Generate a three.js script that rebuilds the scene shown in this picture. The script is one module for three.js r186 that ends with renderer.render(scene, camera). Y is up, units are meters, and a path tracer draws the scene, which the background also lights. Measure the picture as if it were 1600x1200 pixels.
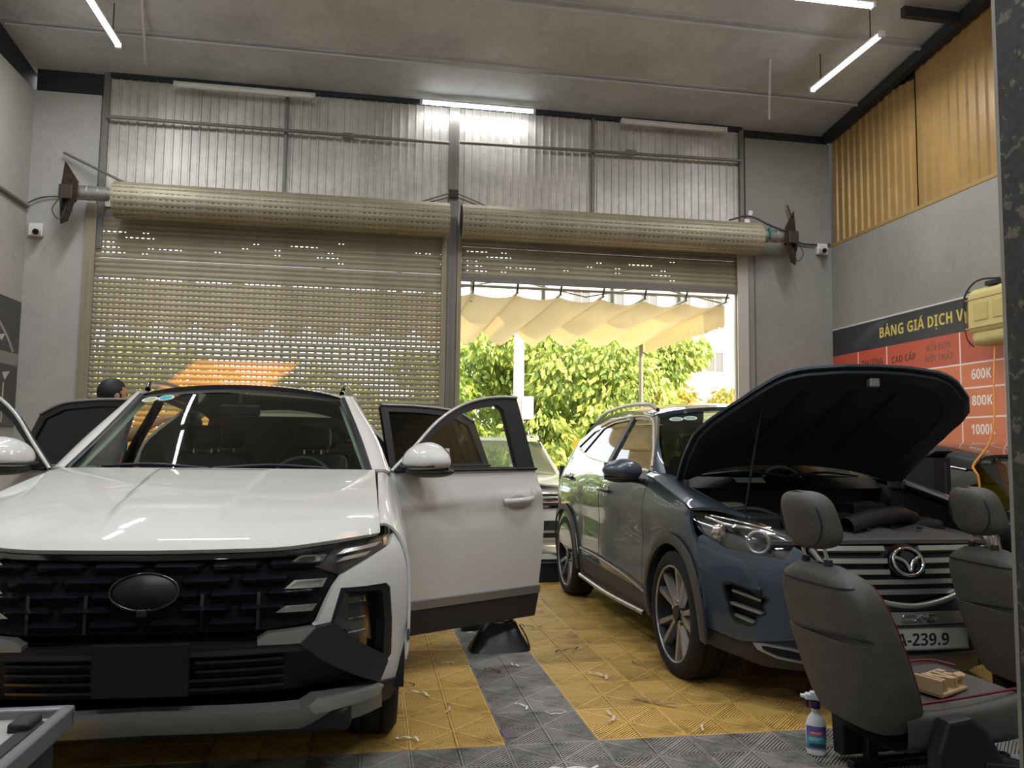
import * as THREE from 'three';
import { mergeGeometries } from 'three/addons/utils/BufferGeometryUtils.js';
import { RoundedBoxGeometry } from 'three/addons/geometries/RoundedBoxGeometry.js';
import { MarchingCubes } from 'three/addons/objects/MarchingCubes.js';
import { RectAreaLightUniformsLib } from 'three/addons/lights/RectAreaLightUniformsLib.js';

// ---------- camera, sky, sun, exposure ----------
const scene = new THREE.Scene();
const camera = new THREE.PerspectiveCamera(51.64, 1600 / 1200, 0.05, 400);
camera.position.set(0, 1.35, 0);
camera.rotation.order = 'YXZ';
camera.rotation.set(4.6 * Math.PI / 180, -9.97 * Math.PI / 180, 0.71 * Math.PI / 180);
const renderer = new THREE.WebGLRenderer({ antialias: true });
renderer.toneMapping = THREE.LinearToneMapping;
renderer.toneMappingExposure = 1.25;
renderer.shadowMap.enabled = true;
RectAreaLightUniformsLib.init();
scene.background = new THREE.Color(0.92, 0.96, 1.0);
scene.backgroundIntensity = 3.2;
const sun = new THREE.DirectionalLight(0xffe0a6, 13);
sun.position.set(-1.1 + 21, 2.2 + 21, -9 + 20.4); sun.target.position.set(-1.1, 2.2, -9);
sun.castShadow = true; sun.shadow.mapSize.set(2048, 2048); sun.shadow.radius = 1;
Object.assign(sun.shadow.camera, { left: -25, right: 25, top: 25, bottom: -25, near: 1, far: 80 });
scene.add(sun, sun.target);

// ---------- helpers ----------
let seed = 20240517;
const rnd = () => { seed |= 0; seed = seed + 0x6D2B79F5 | 0; let t = Math.imul(seed ^ seed >>> 15, 1 | seed); t = t + Math.imul(t ^ t >>> 7, 61 | t) ^ t; return ((t ^ t >>> 14) >>> 0) / 4294967296; };
const rr = (a, b) => a + (b - a) * rnd();
const lerp = (a, b, t) => a + (b - a) * t;
const clamp = (v, a, b) => Math.max(a, Math.min(b, v));
const sst = (a, b, x) => { const t = clamp((x - a) / (b - a), 0, 1); return t * t * (3 - 2 * t); };
const V = (x, y, z) => new THREE.Vector3(x, y, z);
const D2R = Math.PI / 180;
// smooth table lookup (monotone pairs [x, y])
function tab(t, x) {
  const n = t.length;
  if (x <= t[0][0]) return t[0][1]; if (x >= t[n - 1][0]) return t[n - 1][1];
  let i = 0; while (x > t[i + 1][0]) i++;
  const [x0, y0] = t[i], [x1, y1] = t[i + 1], h = x1 - x0, s = (x - x0) / h;
  const sl = (k) => k <= 0 ? (t[1][1] - t[0][1]) / (t[1][0] - t[0][0]) : k >= n - 1 ? (t[n - 1][1] - t[n - 2][1]) / (t[n - 1][0] - t[n - 2][0]) : (t[k + 1][1] - t[k - 1][1]) / (t[k + 1][0] - t[k - 1][0]);
  const m0 = sl(i) * h, m1 = sl(i + 1) * h, s2 = s * s, s3 = s2 * s;
  return (2 * s3 - 3 * s2 + 1) * y0 + (s3 - 2 * s2 + s) * m0 + (-2 * s3 + 3 * s2) * y1 + (s3 - s2) * m1;
}
const taken = {};
function numbered(n) { if (taken[n] === undefined) { taken[n] = 0; return n; } taken[n]++; return n + '_' + String(taken[n]).padStart(3, '0'); }
function shade(o) { o.castShadow = true; o.receiveShadow = true; return o; }
function mesh(name, geo, mat, parent) {
  const g = Array.isArray(geo) ? mg(geo) : geo;
  const o = shade(new THREE.Mesh(g, mat));
  if (parent) { o.name = name; parent.add(o); } else { o.name = numbered(name); scene.add(o); }
  return o;
}
function thing(name, label, category, pos = [0, 0, 0], turn = 0, group) {
  const o = new THREE.Group(); o.name = numbered(name); scene.add(o);
  o.position.set(...pos); o.rotation.y = turn; o.userData = { label, category };
  if (group) o.userData.group = group;
  return o;
}
function tag(o, label, category, group) { o.userData.label = label; o.userData.category = category; if (group) o.userData.group = group; return o; }
function struct(name, label, category = 'wall') { const o = new THREE.Group(); o.name = name; o.userData = { kind: 'structure', label, category }; scene.add(o); return o; }
function smesh(name, geo, mat, label, category) { const o = mesh(name, geo, mat); o.userData = { kind: 'structure', label, category }; return o; }
function plain(g) {
  let q = g.index ? g.toNonIndexed() : g;
  for (const k of Object.keys(q.attributes)) if (!['position', 'normal', 'uv'].includes(k)) q.deleteAttribute(k);
  if (!q.attributes.normal) q.computeVertexNormals();
  if (!q.attributes.uv) q.setAttribute('uv', new THREE.BufferAttribute(new Float32Array(q.attributes.position.count * 2), 2));
  return q;
}
const mg = (list) => mergeGeometries(list.map(plain));
function at(g, x = 0, y = 0, z = 0, rx = 0, ry = 0, rz = 0) { g.applyMatrix4(new THREE.Matrix4().makeRotationFromEuler(new THREE.Euler(rx, ry, rz, 'YXZ')).setPosition(x, y, z)); return g; }
const bx = (w, h, d, x = 0, y = 0, z = 0, rx = 0, ry = 0, rz = 0) => at(new THREE.BoxGeometry(w, h, d), x, y, z, rx, ry, rz);
const rb = (w, h, d, r, x = 0, y = 0, z = 0, rx = 0, ry = 0, rz = 0) => at(new RoundedBoxGeometry(w, h, d, 3, r), x, y, z, rx, ry, rz);
const span = (x0, x1, y0, y1, z0, z1) => bx(Math.abs(x1 - x0), Math.abs(y1 - y0), Math.abs(z1 - z0), (x0 + x1) / 2, (y0 + y1) / 2, (z0 + z1) / 2);
const cyl = (r0, r1, h, x = 0, y = 0, z = 0, rx = 0, ry = 0, rz = 0, seg = 20) => at(new THREE.CylinderGeometry(r0, r1, h, seg), x, y, z, rx, ry, rz);
function rod(a, b, r, seg = 8, r2 = r) {
  const A = V(...a), B = V(...b), d = B.clone().sub(A), L = d.length();
  const g = new THREE.CylinderGeometry(r2, r, L, seg);
  g.applyMatrix4(new THREE.Matrix4().makeRotationFromQuaternion(new THREE.Quaternion().setFromUnitVectors(V(0, 1, 0), d.normalize())).setPosition(A.add(B).multiplyScalar(0.5)));
  return g;
}
const tube = (pts, r, seg = 40, rs = 7, closed = false) => new THREE.TubeGeometry(new THREE.CatmullRomCurve3(pts.map((p) => V(...p)), closed, 'catmullrom', 0.5), seg, r, rs, closed);
const sph = (r, sx = 1, sy = 1, sz = 1, x = 0, y = 0, z = 0, w = 20, h = 14) => { const g = new THREE.SphereGeometry(r, w, h); g.scale(sx, sy, sz); return at(g, x, y, z); };
function mir(g) { const q = g.clone(); q.scale(-1, 1, 1); const m = plain(q); for (const k of ['position', 'normal', 'uv']) { const a = m.attributes[k], s = a.itemSize; for (let i = 0; i < a.count; i += 3) for (let j = 0; j < s; j++) { const p = (i + 1) * s + j, r = (i + 2) * s + j, t = a.array[p]; a.array[p] = a.array[r]; a.array[r] = t; } } return m; }
// grid surface from a function, with analytic normals and optional thickness (towards minus normal)
function surf(nu, nv, fn, thick = 0, flip = false) {
  const P = [], N = [], U = [], I = [], e = 1e-3, W = nu + 1;
  const p3 = (u, v) => { const q = fn(u, v); return V(q[0], q[1], q[2]); };
  for (let j = 0; j <= nv; j++) for (let i = 0; i <= nu; i++) {
    const u = i / nu, v = j / nv, p = p3(u, v);
    const du = p3(Math.min(1, u + e), v).sub(p3(Math.max(0, u - e), v)), dv = p3(u, Math.min(1, v + e)).sub(p3(u, Math.max(0, v - e)));
    const n = du.cross(dv); if (n.lengthSq() < 1e-18) n.set(0, 1, 0); n.normalize(); if (flip) n.negate();
    P.push(p.x, p.y, p.z); N.push(n.x, n.y, n.z); U.push(u, v);
  }
  for (let j = 0; j < nv; j++) for (let i = 0; i < nu; i++) {
    const a = j * W + i, b = a + 1, c = a + W, d = c + 1;
    if (flip) I.push(a, d, b, a, c, d); else I.push(a, b, d, a, d, c);
  }
  const mk = (P, N, U, I) => { const g = new THREE.BufferGeometry(); g.setAttribute('position', new THREE.Float32BufferAttribute(P, 3)); g.setAttribute('normal', new THREE.Float32BufferAttribute(N, 3)); g.setAttribute('uv', new THREE.Float32BufferAttribute(U, 2)); g.setIndex(I); return g; };
  const front = mk(P, N, U, I);
  if (!thick) return front;
  const P2 = P.map((v, k) => v - N[k] * thick), back = mk(P2, N.map((v) => -v), U, I.slice().reverse());
  const S = [], edge = [];
  for (let i = 0; i < nu; i++) { edge.push([i, i + 1]); edge.push([nv * W + i + 1, nv * W + i]); }
  for (let j = 0; j < nv; j++) { edge.push([(j + 1) * W, j * W]); edge.push([j * W + nu, (j + 1) * W + nu]); }
  for (const [a, b] of edge) { const q = (A, k) => A.slice(k * 3, k * 3 + 3); const A = q(P, a), B = q(P, b), C = q(P2, a), D = q(P2, b); if (flip) S.push(...A, ...B, ...D, ...A, ...D, ...C); else S.push(...A, ...D, ...B, ...A, ...C, ...D); }
  const side = new THREE.BufferGeometry(); side.setAttribute('position', new THREE.Float32BufferAttribute(S, 3)); side.computeVertexNormals();
  return mg([front, back, side]);
}
// a 2D outline (with holes) refined and mapped to space by fn(x, y) -> [x, y, z]; off moves it along the normal, thick gives it depth
function panel(out, fn, { off = 0, thick = 0.012, max = 0.06, holes = [], flip = false, smooth = 0 } = {}) {
  let pts = out.map((p) => [...p]);
  if (smooth) { const c = new THREE.CatmullRomCurve3(pts.map((p) => V(p[0], p[1], 0)), true, 'catmullrom', 0.4); pts = c.getPoints(pts.length * smooth).slice(0, -1).map((p) => [p.x, p.y]); }
  const dens = (L) => { const r = []; for (let i = 0; i < L.length; i++) { const a = L[i], b = L[(i + 1) % L.length], n = Math.max(1, Math.ceil(Math.hypot(b[0] - a[0], b[1] - a[1]) / max)); for (let k = 0; k < n; k++) r.push(new THREE.Vector2(lerp(a[0], b[0], k / n), lerp(a[1], b[1], k / n))); } return r; };
  let C = dens(pts); if (THREE.ShapeUtils.isClockWise(C)) C = C.reverse();
  const H = holes.map((h) => { let q = dens(h); if (!THREE.ShapeUtils.isClockWise(q)) q = q.reverse(); return q; });
  const verts = [...C, ...H.flat()].map((v) => [v.x, v.y]);
  let F = THREE.ShapeUtils.triangulateShape(C, H).map((f) => [...f]);
  for (let it = 0; it < 7; it++) {           // split long edges until all are short
    const mid = new Map(); let any = false; const key = (a, b) => a < b ? a + '_' + b : b + '_' + a;
    const len = (a, b) => Math.hypot(verts[a][0] - verts[b][0], verts[a][1] - verts[b][1]);
    const use = new Map(); for (const f of F) for (let k = 0; k < 3; k++) { const q = key(f[k], f[(k + 1) % 3]); use.set(q, (use.get(q) || 0) + 1); }
    const M = (a, b) => { const q = key(a, b); if (use.get(q) < 2 || len(a, b) <= max * 1.5) return -1; if (!mid.has(q)) { mid.set(q, verts.length); verts.push([(verts[a][0] + verts[b][0]) / 2, (verts[a][1] + verts[b][1]) / 2]); } any = true; return mid.get(q); };
    const G = [];
    for (const [a, b, c] of F) {
      const ab = M(a, b), bc = M(b, c), ca = M(c, a), n = (ab >= 0) + (bc >= 0) + (ca >= 0);
      if (!n) G.push([a, b, c]);
      else if (n === 3) G.push([a, ab, ca], [ab, b, bc], [ca, bc, c], [ab, bc, ca]);
      else if (n === 1) { if (ab >= 0) G.push([a, ab, c], [ab, b, c]); else if (bc >= 0) G.push([b, bc, a], [bc, c, a]); else G.push([c, ca, b], [ca, a, b]); }
      else { if (ab < 0) G.push([c, ca, bc], [ca, a, b], [ca, b, bc]); else if (bc < 0) G.push([a, ab, ca], [ab, b, c], [ab, c, ca]); else G.push([b, bc, ab], [bc, c, a], [bc, a, ab]); }
    }
    F = G; if (!any) break;
  }
  const e = 2e-3, f3 = (x, y) => V(...fn(x, y));
  const P = [], N = [];
  for (const [x, y] of verts) {
    const n = f3(x + e, y).sub(f3(x - e, y)).cross(f3(x, y + e).sub(f3(x, y - e))).normalize(); if (flip) n.negate();
    P.push(f3(x, y).addScaledVector(n, off)); N.push(n);
  }
  const B = P.map((p, i) => p.clone().addScaledVector(N[i], -thick));
  const edges = new Map(); for (const f of F) for (let k = 0; k < 3; k++) { const a = f[k], b = f[(k + 1) % 3], r = b + '_' + a; if (edges.has(r)) edges.delete(r); else edges.set(a + '_' + b, [a, b]); }
  const pos = [], nor = [], uv = [];
  const tri = (A, n, s) => { const o = (s !== flip) ? [0, 2, 1] : [0, 1, 2]; for (const k of o) { pos.push(A[k].x, A[k].y, A[k].z); const m = n[k]; nor.push(m.x, m.y, m.z); uv.push(A[k].x, A[k].y); } };
  for (const [a, b, c] of F) { tri([P[a], P[b], P[c]], [N[a], N[b], N[c]], false); if (thick) { const m = [N[a], N[b], N[c]].map((v) => v.clone().negate()); tri([B[a], B[b], B[c]], m, true); } }
  if (thick) for (const [a, b] of edges.values()) { const n = P[b].clone().sub(P[a]).cross(N[a]).normalize(); if (flip) n.negate(); const m = [n, n, n]; tri([P[a], B[a], B[b]], m, false); tri([P[a], B[b], P[b]], m, false); }
  const g = new THREE.BufferGeometry(); g.setAttribute('position', new THREE.Float32BufferAttribute(pos, 3)); g.setAttribute('normal', new THREE.Float32BufferAttribute(nor, 3)); g.setAttribute('uv', new THREE.Float32BufferAttribute(uv, 2));
  return g;
}
function ext(pts, depth, bevel = 0, holes = []) {
  const s = new THREE.Shape(pts.map((p) => new THREE.Vector2(...p))); for (const h of holes) s.holes.push(new THREE.Path(h.map((p) => new THREE.Vector2(...p))));
  const g = new THREE.ExtrudeGeometry(s, { depth, bevelEnabled: bevel > 0, bevelThickness: bevel, bevelSize: bevel, bevelSegments: 2, steps: 1 }); g.translate(0, 0, -depth / 2); return g;
}
const lathe = (pts, seg = 28) => new THREE.LatheGeometry(pts.map((p) => new THREE.Vector2(...p)), seg);

// ---------- textures ----------
const hash = (x, y, s) => { let h = Math.imul(x, 374761393) + Math.imul(y, 668265263) + Math.imul(s, 974711); h = Math.imul(h ^ h >>> 13, 1274126177); return ((h ^ h >>> 16) >>> 0) / 4294967296; };
function vnoise(x, y, per, s) { const xi = Math.floor(x), yi = Math.floor(y), fx = x - xi, fy = y - yi, u = fx * fx * (3 - 2 * fx), v = fy * fy * (3 - 2 * fy), w = (a) => ((a % per) + per) % per; return lerp(lerp(hash(w(xi), w(yi), s), hash(w(xi + 1), w(yi), s), u), lerp(hash(w(xi), w(yi + 1), s), hash(w(xi + 1), w(yi + 1), s), u), v); }
function fbm(u, v, f, oct, s) { let a = 0, k = 0.5, t = 0; for (let i = 0; i < oct; i++) { a += k * vnoise(u * f, v * f, f, s + i); t += k; k *= 0.5; f *= 2; } return a / t; }
function tex(n, fn, srgb = true, rep = 1) {
  const d = new Uint8Array(n * n * 4);
  for (let j = 0; j < n; j++) for (let i = 0; i < n; i++) { const c = fn(i / n, j / n), k = (j * n + i) * 4; d[k] = clamp(c[0], 0, 255); d[k + 1] = clamp(c[1], 0, 255); d[k + 2] = clamp(c[2], 0, 255); d[k + 3] = 255; }
  const t = new THREE.DataTexture(d, n, n); t.wrapS = t.wrapT = THREE.RepeatWrapping; t.magFilter = t.minFilter = THREE.LinearFilter; t.repeat.set(rep, rep); if (srgb) t.colorSpace = THREE.SRGBColorSpace; t.needsUpdate = true; return t;
}
function grime(n, base, amp, f, s, rep = 1) { return tex(n, (u, v) => { const a = fbm(u, v, f, 5, s) - 0.5, b = fbm(u, v, f * 8, 3, s + 9) - 0.5, sp = fbm(u, v, f * 20, 2, s + 31) > 0.73 ? -1 : 0; const k = 1 + amp * (a * 1.6 + b * 0.5 + sp * 0.25); return base.map((c) => c * k); }, true, rep); }
const S = (color, roughness = 0.6, metalness = 0, o = {}) => new THREE.MeshStandardMaterial({ color, roughness, metalness, side: THREE.DoubleSide, ...o });
const PH = (color, roughness, metalness, o = {}) => new THREE.MeshPhysicalMaterial({ color, roughness, metalness, side: THREE.DoubleSide, ...o });
// box-projected uv in metres
function uvm(g, k = 1) {
  const q = plain(g), p = q.attributes.position, n = q.attributes.normal, u = q.attributes.uv;
  for (let i = 0; i < p.count; i++) { const ax = Math.abs(n.getX(i)), ay = Math.abs(n.getY(i)), az = Math.abs(n.getZ(i)); if (ay > ax && ay > az) u.setXY(i, p.getX(i) * k, p.getZ(i) * k); else if (ax > az) u.setXY(i, p.getZ(i) * k, p.getY(i) * k); else u.setXY(i, p.getX(i) * k, p.getY(i) * k); }
  return q;
}
// ---------- room constants ----------
const XL = -3.65, XR = 5.65, ZB = -9, ZF = 3;
const roofY = (z) => 5.36 + 0.12 * (z - ZB);
const plasterTex = grime(512, [176, 173, 164], 0.09, 4, 3, 0.35);
const plasterBump = tex(256, (u, v) => { const k = 128 + 110 * (fbm(u, v, 24, 4, 77) - 0.5); return [k, k, k]; }, false, 1.5);
const mPlaster = S(0xffffff, 0.92, 0, { map: plasterTex, bumpMap: plasterBump, bumpScale: 0.004 });
const mPlasterGrey = S(0xd8dad6, 0.92, 0, { map: plasterTex, bumpMap: plasterBump, bumpScale: 0.004 });
const mDarkSteel = S(0x3b3d40, 0.55, 0.5);
const mGreySteel = S(0x8b8a84, 0.5, 0.35, { map: grime(256, [235, 232, 224], 0.16, 4, 12, 1) });
const mRoof = S(0xffffff, 0.6, 0.15, { map: grime(512, [205, 206, 204], 0.14, 3, 41, 0.5) });
const mWhiteSheet = S(0xffffff, 0.45, 0.2, { map: grime(512, [205, 201, 188], 0.18, 5, 55, 0.6) });
const mYellowSheet = S(0xffffff, 0.38, 0.1, { map: grime(512, [168, 134, 78], 0.14, 4, 66, 0.5) });
const mShutter = S(0xffffff, 0.5, 0.25, { map: grime(256, [156, 147, 122], 0.14, 4, 71, 1) });
const mConcrete = S(0xffffff, 0.85, 0, { map: grime(512, [92, 90, 86], 0.3, 5, 81, 0.5) });
const mAluminium = S(0xb9b8b2, 0.35, 0.8);
const mCable = S(0x3a3a36, 0.6);
const mWhitePlastic = S(0xdedcd2, 0.45);

// floor: concrete slab under interlocking drainage mat tiles
const floor = struct('floor', 'concrete shop floor under yellow and grey interlocking ribbed mat tiles', 'floor');
mesh('slab', uvm(span(XL - 0.2, XR + 0.2, -0.25, 0, ZB - 0.25, ZF + 0.2)), mConcrete, floor);
const TILE = 0.43, TX0 = 0.202, TZ0 = -3.63;
function tileGeo(flipped) {
  const L = [], n = 10, h = TILE / 2, g = 0.0022;
  L.push(span(0, TILE - g, 0.001, 0.0035, 0, TILE - g));                               // recessed tray
  for (const t of [0, h - 0.0045, TILE - g - 0.009]) { L.push(span(t, t + 0.009, 0.004, 0.0175, 0, TILE - g)); L.push(span(0, TILE - g, 0.004, 0.0172, t, t + 0.009)); }
  for (let cx = 0; cx < 2; cx++) for (let cz = 0; cz < 2; cz++) {
    const s = ((cx + cz) % 2 === 0) !== flipped ? 1 : -1, ox = cx * h + 0.008, oz = cz * h + 0.008, w = h - 0.018;
    const line = (c, wd, top) => {               // rib along the diagonal direction, clipped to the cell
      let a, b; if (s > 0) { a = [Math.max(0, c), Math.max(0, -c)]; b = [Math.min(w, w + c), Math.min(w, w - c)]; } else { const d = c + w; a = [Math.max(0, d - w), Math.min(w, d)]; b = [Math.min(w, d), Math.max(0, d - w)]; }
      const len = Math.hypot(b[0] - a[0], b[1] - a[1]); if (len < 0.02) return;
      L.push(bx(len, top - 0.004, wd, ox + (a[0] + b[0]) / 2, (top + 0.004) / 2, oz + (a[1] + b[1]) / 2, 0, s > 0 ? -Math.PI / 4 : Math.PI / 4, 0));
    };
    for (let i = -n; i <= n; i++) line(i / n * w, i === 0 ? 0.012 : 0.0085, i === 0 ? 0.0176 : 0.0165);
  }
  return mg(L);
}
const tileG = [tileGeo(false), tileGeo(true)];
const tone = (c, k) => new THREE.Color(c).multiplyScalar(k);
const yGrime = grime(256, [255, 252, 240], 0.42, 4, 91, 2.2), gGrime = grime(256, [250, 250, 250], 0.5, 4, 95, 2.2);
const mTileY = [0.88, 1, 1.1].map((k) => S(tone(0xd2ae62, k), 0.5, 0, { map: yGrime }));
const mTileG = [0.88, 1, 1.12].map((k) => S(tone(0x94918a, k), 0.5, 0, { map: gGrime }));
for (const g of tileG) { const p = g.attributes.position, u = g.attributes.uv; for (let i = 0; i < p.count; i++) u.setXY(i, p.getX(i), p.getZ(i)); }
for (let i = -3; i <= 12; i++) for (let j = -13; j <= 1; j++) {
  const x = TX0 + i * TILE, z = TZ0 + j * TILE; if (x + TILE > XR) continue;
  const gy = i === 1 || j >= 0, m = (gy ? mTileG : mTileY)[Math.floor(rnd() * 3)];
  const t = mesh('floor_tile', tileG[0], m, floor); t.position.set(x, 0, z); t.rotation.set(rr(-1, 1) * 0.003, 0, rr(-1, 1) * 0.003);
}
{ const L = []; for (let i = -9; i < -3; i++) for (let j = -13; j <= 1; j++) { const x = TX0 + i * TILE, z = TZ0 + j * TILE; if (x > XL) L.push(at(tileG[0].clone(), x, 0, z)); } const o = mesh('tile_field', L, mTileY[1], floor); o.userData.kind = 'stuff'; }

// side walls
const wl = struct('wall_left', 'grey plastered side wall with a photo poster near the shutter');
mesh('plaster', uvm(span(XL - 0.2, XL, 0, 5.11, ZB - 0.2, ZF)), mPlaster, wl);
mesh('upper_wall', uvm(span(XL - 0.2, XL - 0.05, 5.11, 7.0, ZB - 0.2, ZF)), mDarkSteel, wl);
const wr = struct('wall_right', 'grey plastered side wall under yellow ribbed metal cladding');
mesh('plaster', uvm(span(XR, XR + 0.2, 0, 3.96, ZB - 0.2, ZF)), mPlasterGrey, wr);
mesh('backing', uvm(span(XR + 0.06, XR + 0.2, 3.96, 7.0, ZB - 0.2, ZF)), mDarkSteel, wr);
// ribbed cladding: a run of trapezoid ribs along a, extruded from y0 to y1; returned in (a, y, depth) with depth towards +z
function ribbed(a0, a1, y0, y1, pitch, rib, dep, y1b = y1) {
  const P = [], N = [], U = [], pts = []; let a = a0; pts.push([a, 0]);
  while (a < a1 - 1e-6) { const f = pitch - rib; for (const [da, d] of [[f, 0], [f + rib * 0.25, dep], [f + rib * 0.75, dep], [pitch, 0]]) { const q = Math.min(a1, a + da); pts.push([q, d]); } a += pitch; }
  for (let i = 0; i + 1 < pts.length; i++) {
    const [p, d] = pts[i], [q, e] = pts[i + 1]; if (q - p < 1e-6) continue;
    const t0 = lerp(y1, y1b, (p - a0) / (a1 - a0)), t1 = lerp(y1, y1b, (q - a0) / (a1 - a0)), l = Math.hypot(q - p, e - d), n = [-(e - d) / l, 0, (q - p) / l];
    P.push(p, y0, d, q, y0, e, q, t1, e, p, y0, d, q, t1, e, p, t0, d); for (let k = 0; k < 6; k++) N.push(...n);
    U.push(p, y0, q, y0, q, t1, p, y0, q, t1, p, t0);
  }
  const g = new THREE.BufferGeometry(); g.setAttribute('position', new THREE.Float32BufferAttribute(P, 3)); g.setAttribute('normal', new THREE.Float32BufferAttribute(N, 3)); g.setAttribute('uv', new THREE.Float32BufferAttribute(U, 2)); return g;
}
for (const [z0, z1] of [[ZB + 0.01, -7.42], [-7.4, -5.82], [-5.8, -4.22], [-4.2, -2.6], [-2.6, 0.2], [0.2, ZF]]) {   // sheets of yellow cladding, facing -x
  const g = ribbed(0, z1 - z0, 3.93, roofY(z1) + 0.02, 0.125, 0.045, 0.022, roofY(z0) + 0.02);
  g.applyMatrix4(new THREE.Matrix4().makeRotationY(-Math.PI / 2)); g.translate(XR + 0.03, 0, z0); // a -> +z
  const p = g.attributes.position; for (let i = 0; i < p.count; i++) p.setX(i, 2 * (XR + 0.03) - (2 * (XR + 0.03) - p.getX(i)));
  mesh('cladding_sheet', g, mYellowSheet, wr);
}
mesh('cladding_trim', span(XR - 0.005, XR + 0.04, 3.92, 3.95, ZB, ZF), S(0xb08a46, 0.5, 0.2), wr);
const wf = struct('wall_front', 'plain plastered wall closing the shop behind the viewpoint');
mesh('plaster', uvm(span(XL - 0.2, XR + 0.2, 0, 7.1, ZF, ZF + 0.2)), mPlaster, wf);

// back wall: piers, cladding above the shutters, frame
const wb = struct('wall_back', 'end wall with two plastered piers, ribbed metal cladding and steel post');
mesh('pier', uvm(span(XL, -2.98, 0, 5.11, ZB - 0.2, ZB)), mPlaster, wb);
mesh('pier', uvm(span(4.5, XR, 0, 5.25, ZB - 0.2, ZB)), mPlasterGrey, wb);
mesh('beam', span(XL, -2.9, 5.11, 5.45, ZB - 0.2, ZB - 0.04), mDarkSteel, wb);
mesh('beam', span(4.45, XR, 5.25, 5.5, ZB - 0.2, ZB - 0.04), mDarkSteel, wb);
mesh('beam', span(-2.9, 4.45, 5.33, 5.45, ZB - 0.16, ZB + 0.02), mDarkSteel, wb);
mesh('lintel', span(-3.0, 4.5, 3.72, 3.98, ZB - 0.2, ZB - 0.08), mGreySteel, wb);
for (const [x0, x1] of [[-2.978, -1.03], [-1.05, 0.8], [0.92, 2.55], [2.53, 4.52]]) { const g = ribbed(0, x1 - x0, 3.9, 5.35, 0.093, 0.03, 0.014); mesh('cladding_sheet', at(g, x0, 0, ZB - 0.05), mWhiteSheet, wb); }
mesh('post', rb(0.12, 5.35, 0.12, 0.008, 0.86, 2.675, ZB - 0.03), mGreySteel, wb);
mesh('batten', rb(0.035, 1.38, 0.04, 0.004, -1.04, 4.68, ZB - 0.01), mGreySteel, wb);
mesh('batten', rb(0.035, 1.38, 0.04, 0.004, 2.54, 4.68, ZB - 0.01), mGreySteel, wb);
mesh('batten', rb(0.06, 2.0, 0.05, 0.004, -2.93, 4.42, ZB - 0.01), mGreySteel, wb);
mesh('batten', rb(0.05, 1.4, 0.05, 0.004, 4.45, 4.66, ZB - 0.01), mGreySteel, wb);
mesh('guide_rail', mg([span(-3.06, -3.0, 0, 3.9, ZB - 0.02, ZB + 0.05), span(-3.0, -2.95, 0, 3.9, ZB + 0.03, ZB + 0.05)]), mShutter, wb);
mesh('guide_rail', mg([span(0.74, 0.8, 0, 3.9, ZB - 0.02, ZB + 0.05)]), mShutter, wb);
mesh('guide_rail', mg([span(0.92, 0.97, 0, 3.9, ZB - 0.04, ZB + 0.04)]), mShutter, wb);
mesh('guide_rail', mg([span(4.42, 4.5, 0, 3.9, ZB - 0.2, ZB + 0.05), span(4.36, 4.42, 0, 3.9, ZB + 0.03, ZB + 0.05), span(4.36, 4.42, 0, 3.9, ZB - 0.05, ZB - 0.03)]), S(0xc9c4b8, 0.5, 0.2), wb);
for (const [x0, x1] of [[4.52, 4.53], [4.6, 4.615]]) mesh('edge_strip', span(x0, x1, 0, 3.75, ZB, ZB + 0.012), mGreySteel, wb);

// ceiling: rows of grey sheets on purlins, with a translucent rooflight past the top of the frame
const ceil = struct('ceiling', 'sloping grey metal sheet roof with lapped seams', 'ceiling');
const roofAng = Math.atan(0.12);
const sheet = (x0, x1, z0, z1, dy) => { const g = new THREE.BoxGeometry(x1 - x0, 0.02, Math.hypot(z1 - z0, 0.12 * (z1 - z0))); return uvm(at(g, (x0 + x1) / 2, roofY((z0 + z1) / 2) + dy, (z0 + z1) / 2, -roofAng, 0, 0)); };
const rows = [ZB - 0.2, -8.25, -7.15, -6.05]; const cols = [XL - 0.2, -2.3, -0.75, 0.8, 2.35, 3.9, XR + 0.2];
for (let r = 0; r < 3; r++) for (let c = 0; c < 6; c++) mesh('roof_sheet', sheet(cols[c], cols[c + 1] + 0.03, rows[r], rows[r + 1] + 0.06, 0.02 + r * 0.012 + (c % 2) * 0.004), mRoof, ceil);
const SKY = { x0: 1.68, x1: 2.78, z0: -5.53, z1: -4.45 };
for (const [x0, x1, z0, z1] of [[XL - 0.2, XR + 0.2, -6.05, SKY.z0], [XL - 0.2, SKY.x0, SKY.z0, SKY.z1], [SKY.x1, XR + 0.2, SKY.z0, SKY.z1], [XL - 0.2, XR + 0.2, SKY.z1, ZF + 0.2]]) mesh('roof_sheet', sheet(x0, x1, z0, z1, 0.05), mRoof, ceil);
for (const z of rows.slice(1)) mesh('purlin', bx(XR - XL, 0.02, 0.03, (XL + XR) / 2, roofY(z) - 0.012, z, -roofAng), mRoof, ceil);
const sky_ = struct('window_1', 'translucent rooflight panels set in the sheet roof', 'rooflight');
const mSkylight = PH(0xffdc8c, 0.1, 0, { transmission: 0.95, thickness: 0 });
const smz = (SKY.z0 + SKY.z1) / 2;
mesh('pane', sheet(SKY.x0, SKY.x1, SKY.z0, smz - 0.02, 0.05), mSkylight, sky_); mesh('pane', sheet(SKY.x0, SKY.x1, smz + 0.02, SKY.z1, 0.05), mSkylight, sky_);
mesh('bar', sheet(SKY.x0, SKY.x1, smz - 0.02, smz + 0.02, 0.04), mGreySteel, sky_);
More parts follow.
